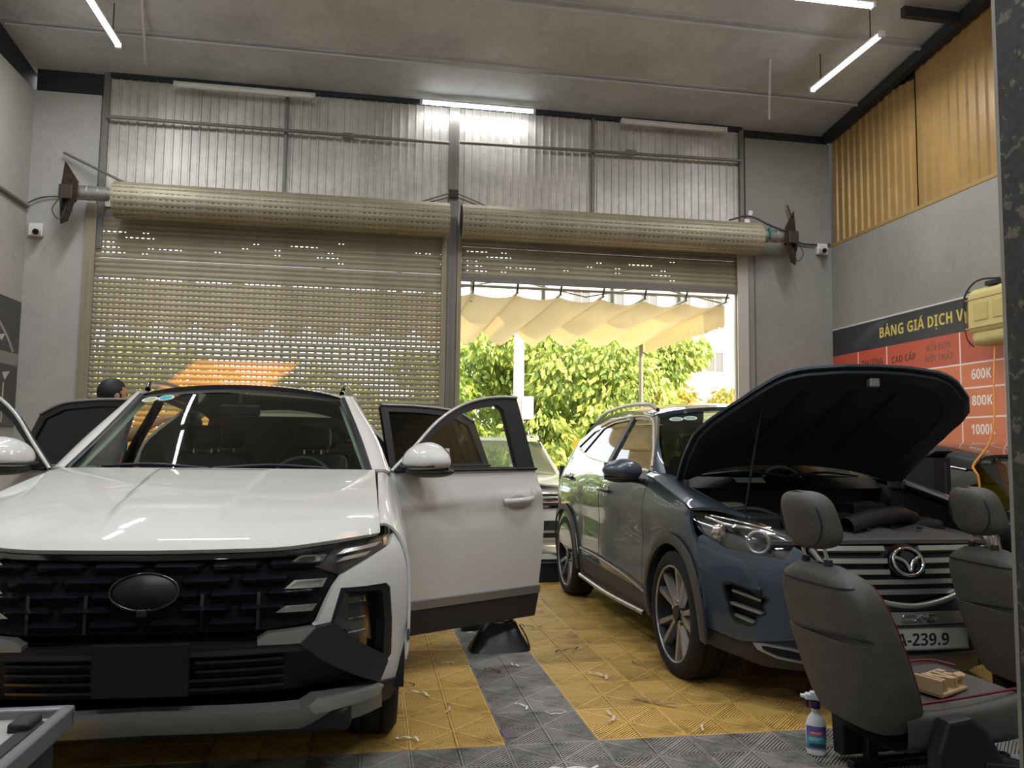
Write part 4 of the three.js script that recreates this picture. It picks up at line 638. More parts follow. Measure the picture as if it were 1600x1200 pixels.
// ---------- dark blue SUV, hood raised ----------
const blu = thing('blue_suv', 'dark blue SUV with its hood propped open', 'car', [2.73, 0, -4.60]);
{
  const mBlue = PH(0x414d58, 0.38, 0.35, { clearcoat: 1, clearcoatRoughness: 0.03 });
  const PR = [[0.18, 0.8], [0.28, 0.86], [0.4, 0.885], [0.5, 0.895], [0.6, 0.9], [0.7, 0.895], [0.8, 0.87], [0.88, 0.83], [0.95, 0.76], [1.05, 0.6]];
  const SW = [[0, 0], [0.4, 0.03], [0.6, 0.09], [0.75, 0.2], [0.84, 0.33], [0.9, 0.43], [0.935, 0.5]];
  const zf = (x, y) => tab(PR, y) - tab(SW, Math.abs(x)), F = (x, y) => [x, y, zf(x, y)];
  const sym = (L) => [...L, ...L.slice().reverse().filter((p) => Math.abs(p[0]) > 1e-6).map((p) => [-p[0], p[1]])];
  const arc = (zc, r, a0, a1, n = 18) => Array.from({ length: n + 1 }, (_, i) => { const a = lerp(a0, a1, i / n) * D2R; return [zc + r * Math.cos(a), 0.375 + r * Math.sin(a)]; });
  const Xb = [[0.2, 0.85], [0.3, 0.895], [0.42, 0.915], [0.6, 0.92], [0.76, 0.912], [0.94, 0.922], [1.02, 0.912], [1.12, 0.885], [1.2, 0.852], [1.3, 0.8], [1.45, 0.72], [1.62, 0.625]];
  const X = (y, z) => tab(Xb, y) + 0.016 * Math.exp(-Math.pow(z / 0.5, 4)) * (1 - sst(0.9, 1.1, y)) + 0.018 * Math.exp(-Math.pow((z + 2.66) / 0.5, 4)) * (1 - sst(0.95, 1.2, y)) - 0.12 * sst(-2.9, -3.5, z) * 1 - 0.06 * sst(0.2, 0.5, z) * sst(0.75, 1.0, y);
  const Sd = (z, y) => [-X(y, z), y, z];
  const side = (name, poly, mat, o = {}) => both(name, panel(poly, Sd, { thick: 0.02, max: 0.05, ...o }), mat, blu);
  // sides
  side('front_fender', [[-0.56, 0.33], [-0.46, 0.33], ...arc(0, 0.435, 186, -3), [0.45, 0.5], [0.43, 0.65], [0.38, 0.8], [0.3, 0.88], [0.26, 0.96], [0.25, 1.005], [0.1, 1.05], [-0.15, 1.1], [-0.4, 1.145], [-0.56, 1.165]], mBlue, { max: 0.04 });
  side('front_door', [[-0.572, 0.4], [-1.6, 0.42], [-1.61, 1.23], [-0.572, 1.17], [-0.565, 0.8]], mBlue);
  side('rear_door', [[-1.612, 0.42], [-2.16, 0.44], ...arc(-2.66, 0.47, 168, 120, 6).map((p) => p), [-2.8, 0.9], [-2.83, 1.1], [-2.83, 1.295], [-1.622, 1.232]], mBlue);
  side('rear_quarter', [[-2.842, 1.295], [-2.842, 1.1], [-2.81, 0.9], [-2.9, 0.8], ...arc(-2.66, 0.435, 110, -6).reverse().map((p) => [-5.32 - p[0], p[1]]).reverse(), [-3.2, 0.4], [-3.46, 0.45], [-3.5, 0.8], [-3.45, 1.1], [-3.35, 1.3]], mBlue);
  side('side_cladding', [[-0.46, 0.25], [-2.2, 0.25], [-2.25, 0.44], [-1.6, 0.425], [-0.57, 0.405], [-0.46, 0.42]], S(0x3b3a38, 0.5), { off: 0.006, thick: 0.03 });
  both('arch_trim', surf(30, 3, (u, v) => { const a = lerp(-8, 190, u) * D2R, r = lerp(0.415, 0.475, v), z = r * Math.cos(a), y = 0.375 + r * Math.sin(a); return [-X(y, z) - 0.012 + 0.01 * Math.abs(v - 0.5), y, z]; }, 0.015), S(0x4a4844, 0.5), blu);
  both('arch_trim', surf(30, 3, (u, v) => { const a = lerp(-8, 190, u) * D2R, r = lerp(0.415, 0.465, v), z = -2.66 + r * Math.cos(a), y = 0.375 + r * Math.sin(a); return [-X(y, z) - 0.012, y, z]; }, 0.015), S(0x4a4844, 0.5), blu);
  for (const zc of [0, -2.66]) both('wheel_liner', surf(24, 2, (u, v) => { const a = lerp(-0.15, Math.PI + 0.15, u); return [-lerp(0.55, 0.9, v), 0.375 + 0.432 * Math.sin(a), zc + 0.432 * Math.cos(a)]; }), mBlack, blu);
  both('sill_strip', tube([[-0.93, 0.275, -0.5], [-0.945, 0.262, -1.3], [-0.93, 0.27, -2.14]], 0.018, 24, 8), mSilver, blu);
  both('crease_strip', tube([[-0.935, 0.412, -0.48], [-0.94, 0.46, -0.9], [-0.94, 0.495, -1.6], [-0.935, 0.5, -2.12]], 0.009, 24, 6), S(0x8c8578, 0.4, 0.4), blu);
  for (const [z, y] of [[-1.46, 1.02], [-2.62, 1.08]]) { both('handle_bowl', at(sph(1, 0.008, 0.055, 0.075), -X(y, z) - 0.001, y, z), mChrome, blu); both('handle', tube([[-X(y, z) - 0.006, y + 0.004, z + 0.11], [-X(y, z) - 0.04, y + 0.012, z + 0.06], [-X(y, z) - 0.042, y + 0.016, z - 0.06], [-X(y, z) - 0.006, y + 0.016, z - 0.12]], 0.015, 20, 8), mBlue, blu); }
  // greenhouse
  const wF = [[-0.62, 1.215], [-0.86, 1.4], [-1.05, 1.535], [-1.2, 1.58], [-1.545, 1.59], [-1.57, 1.255]], wR = [[-1.66, 1.26], [-1.64, 1.59], [-2.05, 1.575], [-2.3, 1.535], [-2.55, 1.32]], wQ = [[-2.62, 1.335], [-2.36, 1.535], [-2.55, 1.51], [-2.82, 1.37]];
  side('window_frame', [[-0.52, 1.175], [-0.8, 1.43], [-1.02, 1.595], [-1.2, 1.635], [-1.6, 1.655], [-2.2, 1.63], [-2.6, 1.56], [-2.95, 1.4], [-3.2, 1.28], [-2.83, 1.297], [-1.61, 1.232], [-0.572, 1.17]], mBlue, { holes: [wF, wR, wQ], max: 0.06 });
  side('pillar_cover', [[-1.572, 1.24], [-1.548, 1.605], [-1.638, 1.605], [-1.658, 1.245]], mTrim, { off: 0.005, thick: 0.02 });
  side('side_glass', wF, mGlass, { off: -0.01, thick: 0 }); side('side_glass', wR, mGlassDark, { off: -0.01, thick: 0 }); side('side_glass', wQ, mGlassDark, { off: -0.01, thick: 0 });
  for (const p of [[[-0.6, 1.2], [-1.1, 1.215], [-1.6, 1.24], [-2.3, 1.285], [-2.8, 1.35]]]) both('belt_strip', tube(p.map(([z, y]) => [-X(y, z) - 0.006, y, z]), 0.009, 30, 6), mChrome, blu);
  both('window_trim', tube([[-0.6, 1.235], [-0.86, 1.44], [-1.06, 1.565], [-1.25, 1.605], [-1.6, 1.618], [-2.1, 1.6], [-2.4, 1.55]].map(([z, y]) => [-X(y, z) - 0.004, y, z]), 0.008, 40, 6), S(0xc6b79c, 0.3, 0.4), blu);
  const ws = (u, v) => { const a = u * 2 - 1; return [a * lerp(0.77, 0.6, v), lerp(1.165, 1.64 - 0.04 * a * a, v) + 0.02 * Math.sin(Math.PI * v), lerp(-0.32 - 0.2 * a * a, -1.0 - 0.1 * a * a, v)]; };
  mesh('windscreen', surf(24, 16, ws), mGlassG, blu);
  for (const cx of [-0.5, -0.4]) { const L = (k) => Array.from({ length: 20 }, (_, i) => [cx + 0.048 * k * Math.cos(i / 20 * 6.283), 0.9 + 0.04 * k * Math.sin(i / 20 * 6.283)]), map = (x, y) => ws((x / lerp(0.77, 0.6, y) + 1) / 2, y); mesh('inspection_sticker', panel(L(1), map, { off: 0.004, thick: 0.001, max: 0.03 }), S(0xc9d2c4, 0.7), blu); mesh('inspection_sticker', panel(L(0.75), map, { off: 0.0055, thick: 0.001, max: 0.03 }), S(0x8da093, 0.7), blu); }
  both('pillar_front', strip([[-0.77, 1.165, -0.5], [-0.7, 1.38, -0.82], [-0.61, 1.6, -1.1]], [[-0.86, 1.17, -0.53], [-0.755, 1.4, -0.8], [-0.632, 1.61, -1.06]].map((p) => [p[0], p[1], p[2] - 0.04]), 14, 0.02, [-0.5, 0.3, 0.5]), mBlue, blu);
  mesh('roof', surf(24, 24, (u, v) => { const a = u * 2 - 1; return [a * lerp(0.635, 0.6, v), tab([[0, 1.65], [0.12, 1.685], [0.4, 1.71], [0.75, 1.67], [1, 1.6]], v) - 0.05 * a * a - 0.02 * Math.pow(Math.abs(a), 6), lerp(-1.0 - 0.1 * a * a, -3.0, v)]; }, 0.03, true), mBlue, blu);
  both('roof_rail', tube([[-0.6, 1.65, -1.12], [-0.615, 1.7, -1.3], [-0.62, 1.715, -1.8], [-0.61, 1.685, -2.4], [-0.6, 1.62, -2.75]], 0.016, 40, 8), S(0xc9c8c0, 0.3, 0.6), blu);
  mesh('rear_window', surf(12, 8, (u, v) => [(u * 2 - 1) * lerp(0.7, 0.6, v), lerp(1.15, 1.6, v), lerp(-3.45, -2.98, v)]), mGlassDark, blu);
  mesh('tailgate', surf(16, 10, (u, v) => [(u * 2 - 1) * 0.8, lerp(0.35, 1.17, v), -3.44 - 0.08 * Math.sin(v * 2.8) * Math.cos((u - 0.5) * 2.6)], 0.03), mBlue, blu);
  // door mirrors
  { const cap = new THREE.SphereGeometry(1, 26, 18), p = cap.attributes.position; for (let i = 0; i < p.count; i++) { let x = p.getX(i), y = p.getY(i), z = p.getZ(i); if (z < -0.25) z = -0.25 - (z + 0.25) * 0.05; const k = 1 - 0.25 * clamp(-x, 0, 1); p.setXYZ(i, x * 0.14, y * 0.082 * k, z * 0.11); } cap.computeVertexNormals();
    both('door_mirror', at(cap, -1.03, 1.205, -0.66), mBlue, blu); both('mirror_arm', mg([rb(0.2, 0.04, 0.09, 0.016, -0.9, 1.135, -0.66, 0, 0, -0.15), at(sph(1, 0.12, 0.028, 0.09), -1.03, 1.15, -0.66)]), mTrim, blu); both('mirror_glass', rb(0.24, 0.12, 0.006, 0.002, -1.03, 1.2, -0.692), S(0xd0d4d6, 0.03, 1), blu); }
  // front: bumper, lamps, grille
  const bump = [[0, 0.572], [-0.25, 0.62], [-0.42, 0.735], [-0.52, 0.83], [-0.57, 0.86], [-0.622, 0.794], [-0.711, 0.808], [-0.791, 0.82], [-0.838, 0.829], [-0.872, 0.855], [-0.902, 0.884], [-0.92, 0.87], [-0.932, 0.8], [-0.936, 0.6], [-0.93, 0.4], [-0.8, 0.355], [-0.72, 0.372], [-0.5, 0.41], [-0.32, 0.55], [0, 0.55]];
  const fogP = [[-0.859, 0.646], [-0.831, 0.657], [-0.766, 0.635], [-0.695, 0.592], [-0.718, 0.552], [-0.707, 0.513], [-0.741, 0.491], [-0.744, 0.455], [-0.764, 0.44], [-0.82, 0.453], [-0.834, 0.489], [-0.845, 0.545], [-0.856, 0.6]], fogM = fogP.map((p) => [-p[0], p[1]]);
  both('bumper', panel(bump.map((p, i) => p), F, { thick: 0.02, max: 0.045, holes: [fogP] }), mBlue, blu);
  both('fog_recess', panel(fogP, F, { off: -0.06, thick: 0.01, max: 0.05 }), mBlack, blu);
  both('fog_rim', panel(fogP, F, { off: 0.003, thick: 0.06, max: 0.05, holes: [fogP.map(([x, y]) => [lerp(x, -0.785, 0.12), lerp(y, 0.55, 0.12)])] }), mTrim, blu);
  for (const [a, b, c, d] of [[-0.832, 0.616, -0.733, 0.584], [-0.843, 0.55, -0.715, 0.513], [-0.83, 0.49, -0.748, 0.462]]) both('fog_bar', panel([[a, b], [c, d], [c, d - 0.013], [a, b - 0.013]], F, { off: -0.012, thick: 0.03, max: 0.04 }), mSilver, blu);
  both('bumper_cladding', panel([[0, 0.55], [-0.32, 0.55], [-0.5, 0.41], [-0.72, 0.372], [-0.8, 0.355], [-0.93, 0.4], [-0.92, 0.3], [-0.7, 0.23], [0, 0.2]], F, { off: -0.012, thick: 0.03, max: 0.06 }), S(0x303133, 0.5), blu);
  const lv = [[-0.753, 0.361], [-0.726, 0.364], [-0.6, 0.352], [-0.545, 0.338], [-0.505, 0.312], [-0.53, 0.279], [-0.66, 0.298], [-0.736, 0.331]], inn = (L, k, c) => L.map(([x, y]) => [lerp(x, c[0], k), lerp(y, c[1], k)]);
  both('lower_vent', panel(lv, F, { off: 0.01, thick: 0.04, max: 0.05, holes: [inn(lv, 0.24, [-0.63, 0.322])] }), mSilver, blu);
  both('vent_mesh', panel(inn(lv, 0.2, [-0.63, 0.322]), F, { off: -0.004, thick: 0.01 }), mBlack, blu);
  mesh('grille', panel(sym([[0, 0.885], [-0.42, 0.882], [-0.5, 0.855], [-0.42, 0.737], [-0.25, 0.622], [0, 0.574]]), F, { off: -0.04, thick: 0.02, max: 0.06 }), mBlack, blu);
  for (const [y, w] of [[0.857, 0.46], [0.796, 0.44], [0.742, 0.4], [0.692, 0.34], [0.641, 0.27]]) for (const s of y > 0.72 ? [-1, 1] : [0]) { const g = s ? panel([[-w, y - 0.012], [-0.1, y - 0.012], [-0.1, y + 0.012], [-w, y + 0.012]], F, { off: -0.004, thick: 0.03, max: 0.08 }) : panel([[-w, y - 0.012], [w, y - 0.012], [w, y + 0.012], [-w, y + 0.012]], F, { off: -0.004, thick: 0.03, max: 0.08 }); mesh('grille_bar', s > 0 ? mir(g) : g, mSilver, blu); }
  mesh('grille_wing', tube([[-0.5, 0.855], [-0.42, 0.735], [-0.25, 0.622], [0, 0.575], [0.25, 0.622], [0.42, 0.735], [0.5, 0.855]].map(([x, y]) => [x, y, zf(x, y) + 0.012]), 0.014, 60, 8), mSilver, blu);
  { // emblem: dark disc, chrome oval ring and winged v
    const cx = 0.0, cy = 0.793, e = (rx, ry, n = 40) => Array.from({ length: n }, (_, i) => [cx + rx * Math.cos(i / n * 6.2832), cy + ry * Math.sin(i / n * 6.2832)]);
    mesh('emblem_disc', panel(e(0.105, 0.085), F, { off: 0.004, thick: 0.03, max: 0.05 }), mGloss, blu);
    mesh('emblem_ring', tube(e(0.083, 0.066).map(([x, y]) => [x, y, zf(x, y) + 0.016]), 0.008, 70, 8, true), mChrome, blu);
    mesh('emblem_wings', tube([[-0.076, 0.818], [-0.045, 0.806], [-0.018, 0.787], [0, 0.75], [0.018, 0.787], [0.045, 0.806], [0.076, 0.818]].map(([x, y]) => [x, y, zf(x, y) + 0.017]), 0.009, 50, 8), mChrome, blu);
  }
  mesh('name_bar', panel([[-0.42, 0.542], [0.42, 0.542], [0.4, 0.476], [-0.4, 0.476]], F, { off: 0.004, thick: 0.03, max: 0.06 }), S(0xbab9b3, 0.28, 0.7), blu);
  const txt = (w, h, draw, px = 512) => { const c = document.createElement('canvas'); c.width = px; c.height = Math.round(px * h / w); const g = c.getContext('2d'); draw(g, c.width, c.height); const t = new THREE.CanvasTexture(c); t.colorSpace = THREE.SRGBColorSpace; return S(0xffffff, 0.5, 0, { map: t }); };
  { // raised letters CX-5 as bent rods
    const Lt = []; const R = (pts) => Lt.push(tube(pts.map(([x, y]) => [x, y, zf(x, y) + 0.01]), 0.0045, 20, 6)); const y0 = 0.497, y1 = 0.525;
    R([[-0.0, y1], [-0.045, y1], [-0.055, (y0 + y1) / 2], [-0.045, y0], [-0.0, y0]]); R([[0.01, y1], [0.032, (y0 + y1) / 2], [0.055, y0]]); R([[0.055, y1], [0.032, (y0 + y1) / 2], [0.01, y0]]); R([[0.066, 0.511], [0.08, 0.511]]); R([[0.135, y1], [0.095, y1], [0.095, 0.512], [0.13, 0.51], [0.135, 0.5], [0.125, y0], [0.09, y0]]);
    mesh('name_badge', Lt, mChrome, blu).userData.label = 'chrome CX-5 lettering';
  }
  { const g = new THREE.PlaneGeometry(0.5, 0.108); at(g, 0.06, 0.411, 0.915); mesh('plate_frame', rb(0.53, 0.125, 0.014, 0.006, 0.06, 0.411, 0.905), mTrim, blu);
    mesh('number_plate', g, txt(0.5, 0.108, (c, w, h) => { c.fillStyle = '#a3a29b'; c.fillRect(0, 0, w, h); c.strokeStyle = '#55544f'; c.lineWidth = 3; c.strokeRect(4, 4, w - 8, h - 8); c.fillStyle = '#161616'; c.font = 'bold 88px sans-serif'; c.textBaseline = 'middle'; c.textAlign = 'left'; c.fillText('6A-239.9', 46, h / 2 + 4); }), blu); }
  mesh('skid_plate', panel(sym([[0, 0.32], [-0.42, 0.32], [-0.45, 0.24], [-0.38, 0.205], [0, 0.2]]), F, { off: 0.004, thick: 0.03, max: 0.06 }), S(0x9a988f, 0.4, 0.5), blu);
  const lamp = [[-0.908, 1.0], [-0.87, 0.999], [-0.816, 0.978], [-0.743, 0.984], [-0.694, 0.974], [-0.641, 0.951], [-0.56, 0.905], [-0.565, 0.865], [-0.622, 0.796], [-0.711, 0.81], [-0.791, 0.822], [-0.838, 0.831], [-0.872, 0.857], [-0.9, 0.886], [-0.912, 0.915], [-0.915, 0.965]];
  both('headlamp_housing', panel(lamp, F, { off: -0.06, thick: 0.02, max: 0.05 }), S(0x3a3a38, 0.35, 0.4), blu);
  both('headlamp_lens', panel(lamp, F, { off: 0.002, thick: 0.004, max: 0.03 }), mLens, blu);
  { const T = (L, k, r) => both('lamp_trim', tube(L.map(([x, y]) => [x, y, zf(x, y) - k]), r, 40, 8), mChrome, blu);
    T([[-0.86, 0.975], [-0.8, 0.945], [-0.72, 0.935], [-0.65, 0.915], [-0.575, 0.88]], 0.022, 0.012); T([[-0.84, 0.985], [-0.75, 0.965], [-0.66, 0.94], [-0.58, 0.905]], 0.018, 0.007);
    both('lamp_projector', at(sph(0.048, 1, 1, 0.8), -0.705, 0.868, zf(0.705, 0.868) - 0.045), mLens, blu); both('lamp_bezel', at(new THREE.TorusGeometry(0.056, 0.01, 8, 32), -0.705, 0.868, zf(0.705, 0.868) - 0.028, 0, -0.75), mSilver, blu);
    both('lamp_reflector', at(sph(0.05, 1, 1, 0.6), -0.83, 0.9, zf(0.83, 0.9) - 0.05), S(0xe0d8c8, 0.12, 1), blu); }
  both('fender_top', strip([[-0.908, 1.004, 0.25], [-0.905, 1.045, 0.1], [-0.9, 1.1, -0.15], [-0.885, 1.145, -0.4], [-0.88, 1.165, -0.56]], [[-0.72, 0.983, 0.53], [-0.76, 1.04, 0.25], [-0.775, 1.115, -0.15], [-0.765, 1.16, -0.4], [-0.76, 1.17, -0.56]], 24, 0.02, [-0.4, 0.9, 0]), mBlue, blu);
  // engine bay
  both('bay_side', surf(12, 4, (u, v) => [-0.79 + 0.03 * v + 0.12 * v, lerp(lerp(0.96, 1.13, u), 0.7, v), lerp(0.5, -0.45, u)], 0.02), mBlack, blu);
  mesh('bay_floor', mg([rb(1.5, 0.06, 1.25, 0.02, 0, 0.62, 0.1), rb(1.5, 0.5, 0.05, 0.01, 0, 0.9, -0.47), rb(1.4, 0.3, 0.06, 0.01, 0, 0.62, 0.68)]), mBlack, blu);
  mesh('engine_cover', rb(0.62, 0.2, 0.5, 0.06, 0.02, 0.85, 0.12, 0.08), S(0x1c1d1f, 0.45), blu);
  mesh('air_box', rb(0.36, 0.2, 0.34, 0.04, 0.5, 0.86, 0.15, 0.05), S(0x26272a, 0.5), blu);
  mesh('intake_duct', tube([[0.5, 0.95, 0.25], [0.3, 0.99, 0.38], [0.05, 0.98, 0.5], [-0.15, 0.94, 0.58]], 0.05, 30, 10), S(0x242527, 0.5), blu);
  mesh('battery', rb(0.24, 0.2, 0.2, 0.015, 0.48, 0.92, -0.22), S(0x17181a, 0.5), blu);
  mesh('fluid_tank', rb(0.16, 0.16, 0.14, 0.04, -0.52, 0.95, -0.05), S(0x6f6c60, 0.5), blu);
  mesh('fuse_box', rb(0.2, 0.14, 0.3, 0.02, -0.55, 0.92, 0.28), S(0x202124, 0.5), blu);
  mesh('radiator_cover', surf(30, 8, (u, v) => { const x = (u * 2 - 1) * 0.66, z = lerp(0.42, 0.81, v) - tab(SW, Math.abs(x)) * 0.8; return [x, 0.925 - 0.03 * v + 0.012 * Math.sin(u * 25) * (1 - v) - 0.03 * x * x, z]; }, 0.02, true), S(0x55534f, 0.55), blu);
  for (let i = 0; i < 7; i++) mesh('cover_clip', cyl(0.014, 0.014, 0.012, -0.5 + i * 0.165, 0.93 - 0.03 * Math.pow(-0.5 + i * 0.165, 2), 0.56 - tab(SW, Math.abs(-0.5 + i * 0.165)) * 0.8), mBlack, blu);
  mesh('hose', tube([[-0.3, 0.9, 0.35], [-0.45, 1.0, 0.2], [-0.6, 0.98, 0.0], [-0.5, 1.0, -0.25]], 0.022, 30, 8), mBlack, blu);
  mesh('cowl', surf(16, 3, (u, v) => { const x = (u * 2 - 1) * 0.78; return [x, 1.165 - 0.07 * v, -0.32 - 0.2 * Math.pow(x / 0.77, 2) + 0.1 * v]; }, 0.012), mBlack, blu);
  for (const [a, b] of [[[0.6, 1.185, -0.44], [0.02, 1.185, -0.33]], [[0.0, 1.185, -0.33], [-0.55, 1.185, -0.43]]]) mesh('wiper', tube([a, [(a[0] + b[0]) / 2, 1.21, -0.38], b], 0.009, 20, 6), mTrim, blu);
  mesh('cowl_label', bx(0.2, 0.002, 0.06, -0.3, 1.16, -0.25, 0.5), S(0xb9c9bd, 0.5), blu);
  // raised hood, hinged at the cowl
  { const h = new THREE.Group(); h.name = 'hood'; blu.add(h); h.position.set(0, 1.165, -0.3);
    const outl = sym([[0, 1.2], [-0.2, 1.19], [-0.4, 1.155], [-0.56, 1.09], [-0.68, 1.0], [-0.76, 0.88], [-0.81, 0.72], [-0.84, 0.5], [-0.83, 0.25], [-0.8, 0.0]]);
    const t0 = 47 * D2R, t1 = 18 * D2R, Dl = t1 - t0;   // opened hood curves over from 47 to 18 degrees
    const H = (k) => (x, d) => { const th = t0 + Dl * d / 1.2, kk = k + (0.03 + 0.12 * (1 - sst(0, 0.75, d))) * (1 - Math.pow(x / 0.85, 2)) - (0.05 + 0.06 * sst(0.4, 1.0, d)) * sst(0.45, 0.85, Math.abs(x)); return [x, 1.2 / Dl * (Math.cos(t0) - Math.cos(th)) + kk * Math.cos(th), 1.2 / Dl * (Math.sin(th) - Math.sin(t0)) - kk * Math.sin(th)]; };
    mesh('hood_skin', panel(outl, H(0), { thick: 0.014, max: 0.06, flip: true }), mBlue, h);
    const inner = outl.map(([x, d]) => [x * 0.96, lerp(d, 0.55, 0.05)]), o2 = outl.map(([x, d]) => [x * 0.84, lerp(d, 0.58, 0.2)]);
    mesh('hood_frame', panel(inner, H(-0.02), { thick: 0.02, max: 0.06, flip: true, holes: [o2] }), S(0x343a3f, 0.45), h);
    mesh('hood_liner', panel(o2.map(([x, d]) => [x * 1.02, lerp(d, 0.58, -0.02)]), H(-0.026), { thick: 0.012, max: 0.08, flip: true }), S(0x2b2d2f, 0.85), h);
    for (const x of [-0.3, 0, 0.3]) mesh('liner_rib', panel([[x - 0.035, 0.2], [x + 0.035, 0.2], [x + 0.03, 0.95], [x - 0.03, 0.95]], H(-0.036), { thick: 0.012, max: 0.1, flip: true }), S(0x2a2e31, 0.5), h);
    mesh('hood_latch', rb(0.06, 0.05, 0.04, 0.008, 0, 0.57, 0.93), mSilver, h);
    for (const s of [-1, 1]) mesh('hinge', rb(0.03, 0.06, 0.16, 0.008, s * 0.76, -0.03, 0.05), mBlue, h);
  }
  mesh('prop_rod', rod([-0.62, 0.98, 0.32], [-0.5, 1.64, 0.32], 0.007), mDarkMetal, blu);
  // body beneath and cabin
  mesh('floor_pan', mg([rb(1.6, 0.1, 3.9, 0.03, 0, 0.34, -1.5), rb(1.2, 0.35, 1.0, 0.03, 0, 0.48, 0.1), rb(1.4, 0.4, 0.6, 0.03, 0, 0.55, -3.0)]), mCabin, blu);
  mesh('dashboard', rb(1.5, 0.24, 0.4, 0.08, 0, 1.02, -0.75), mCabin, blu);
  { const g = new THREE.Group(); g.name = 'steering_wheel'; blu.add(g); g.position.set(0.37, 1.06, -1.02); g.rotation.x = -0.4; mesh('wheel_rim', new THREE.TorusGeometry(0.18, 0.015, 10, 32), mCabin, g); mesh('wheel_hub', mg([rb(0.13, 0.11, 0.05, 0.03), rb(0.33, 0.03, 0.02, 0.008)]), mCabin, g); }
  carSeat(blu, -0.36, -2.35, mSeat); carSeat(blu, 0.36, -2.35, mSeat);
  for (const s of [-1, 1]) { wheel(blu, s * 0.825, 0, 0.375, 0.225, 'cx', s); wheel(blu, s * 0.825, -2.66, 0.375, 0.225, 'cx', s); }
}
// ---------- other vehicles ----------
// loft of mirrored sections: rows of [z, [[x, y] ...]], closed over the middle
function loft(rows, nu, nv, thick = 0) {
  const n = rows[0][1].length, cs = []; for (let k = 0; k < n; k++) cs.push([rows.map((r) => [r[0], r[1][k][0]]), rows.map((r) => [r[0], r[1][k][1]])]);
  const z0 = rows[0][0], z1 = rows[rows.length - 1][0];
  return surf(nu, nv, (u, v) => { const z = lerp(z0, z1, v), s = u * 2 - 1, a = Math.abs(s); const px = cs.map((c, k) => [k / (n - 1), tab(c[0], z)]), py = cs.map((c, k) => [k / (n - 1), tab(c[1], z)]); return [Math.sign(s || 1) * tab(px, a), tab(py, a), z]; }, thick);
}
const car3 = thing('silver_suv', 'white SUV parked outside the doorway behind the dark blue SUV', 'car', [1.98, GY, -11.15]);
{
  const mP = PH(0xd9dad6, 0.4, 0.1, { clearcoat: 1, clearcoatRoughness: 0.04 });
  mesh('hood', surf(24, 14, (u, v) => { const x = (u * 2 - 1) * 0.8; return [x, 1.13 - 0.1 * v * v - 0.06 * x * x + 0.012 * Math.cos(x * 7), lerp(-0.35, 0.82 - 0.22 * x * x, v)]; }, 0.02), mP, car3);
  mesh('body_side', loft([[-3.3, [[0, 1.0], [0.5, 0.98], [0.82, 0.85], [0.86, 0.6], [0.82, 0.3]]], [-2.5, [[0, 1.12], [0.6, 1.12], [0.88, 1.0], [0.91, 0.65], [0.88, 0.28]]], [-0.4, [[0, 1.05], [0.6, 1.08], [0.88, 0.98], [0.91, 0.65], [0.88, 0.28]]], [0.4, [[0, 0.95], [0.6, 0.98], [0.86, 0.9], [0.9, 0.65], [0.87, 0.3]]], [0.8, [[0, 0.9], [0.5, 0.9], [0.76, 0.82], [0.8, 0.6], [0.76, 0.32]]]], 40, 24), mP, car3);
  const F3 = (x, y) => [x, y, 0.88 - 0.2 * x * x - 0.1 * Math.pow(Math.abs(x) / 0.8, 6) - 0.15 * sst(0.75, 1.05, y)];
  const box = (x0, x1, y0, y1, m, n, off = 0.0, th = 0.03) => mesh(n, panel([[x0, y0], [x1, y0], [x1, y1], [x0, y1]], F3, { off, thick: th, max: 0.08 }), m, car3);
  box(-0.82, 0.82, 0.24, 0.98, mP, 'front_bumper', -0.02); box(-0.62, 0.62, 0.72, 0.93, mBlack, 'grille', 0.0); for (const y of [0.745, 0.8, 0.855, 0.91]) box(-0.62, 0.62, y - 0.012, y + 0.012, mChrome, 'grille_bar', 0.018);
  box(-0.7, 0.7, 0.34, 0.56, mBlack, 'lower_intake', 0.0); for (const y of [0.42, 0.3]) box(-0.72, 0.72, y - 0.015, y + 0.015, mSilver, 'intake_bar', 0.02);
  for (const s of [-1, 1]) { const a = s > 0 ? [0.64, 0.8] : [-0.8, -0.64]; box(a[0], a[1], 0.8, 0.93, mLens, 'headlamp', 0.012); }
  const c = document.createElement('canvas'); c.width = 512; c.height = 110; { const g = c.getContext('2d'); g.fillStyle = '#e4e2da'; g.fillRect(0, 0, 512, 110); g.fillStyle = '#2a2a28'; g.font = 'bold 84px sans-serif'; g.textBaseline = 'middle'; g.textAlign = 'right'; g.fillText('A-56', 440, 60); } const t = new THREE.CanvasTexture(c); t.colorSpace = THREE.SRGBColorSpace;
  mesh('number_plate', at(new THREE.PlaneGeometry(0.46, 0.11), 0.02, 0.645, 0.915), S(0xffffff, 0.5, 0, { map: t }), car3);
  { const L = []; for (const [x0, x1] of [[0.06, 0.07], [0.085, 0.105], [0.12, 0.13], [0.145, 0.165]]) L.push(bx(x1 - x0, 0.02, 0.01, x0, 0.985, 0.74)); mesh('nose_lettering', L, mTrim, car3); }
  mesh('windscreen', surf(16, 10, (u, v) => { const a = u * 2 - 1; return [a * lerp(0.76, 0.6, v), lerp(1.12, 1.62 - 0.03 * a * a, v), lerp(-0.35 - 0.15 * a * a, -0.95 - 0.08 * a * a, v)]; }), PH(0x9fb0a6, 0.03, 0, { transmission: 0.7, thickness: 0 }), car3);
  mesh('cabin', loft([[-3.1, [[0, 1.5], [0.5, 1.49], [0.62, 1.44], [0.78, 1.1]]], [-2.2, [[0, 1.68], [0.5, 1.66], [0.62, 1.6], [0.86, 1.1]]], [-1.4, [[0, 1.68], [0.5, 1.67], [0.62, 1.62], [0.87, 1.1]]], [-0.95, [[0, 1.62], [0.5, 1.61], [0.62, 1.56], [0.86, 1.1]]]], 24, 16), mP, car3);
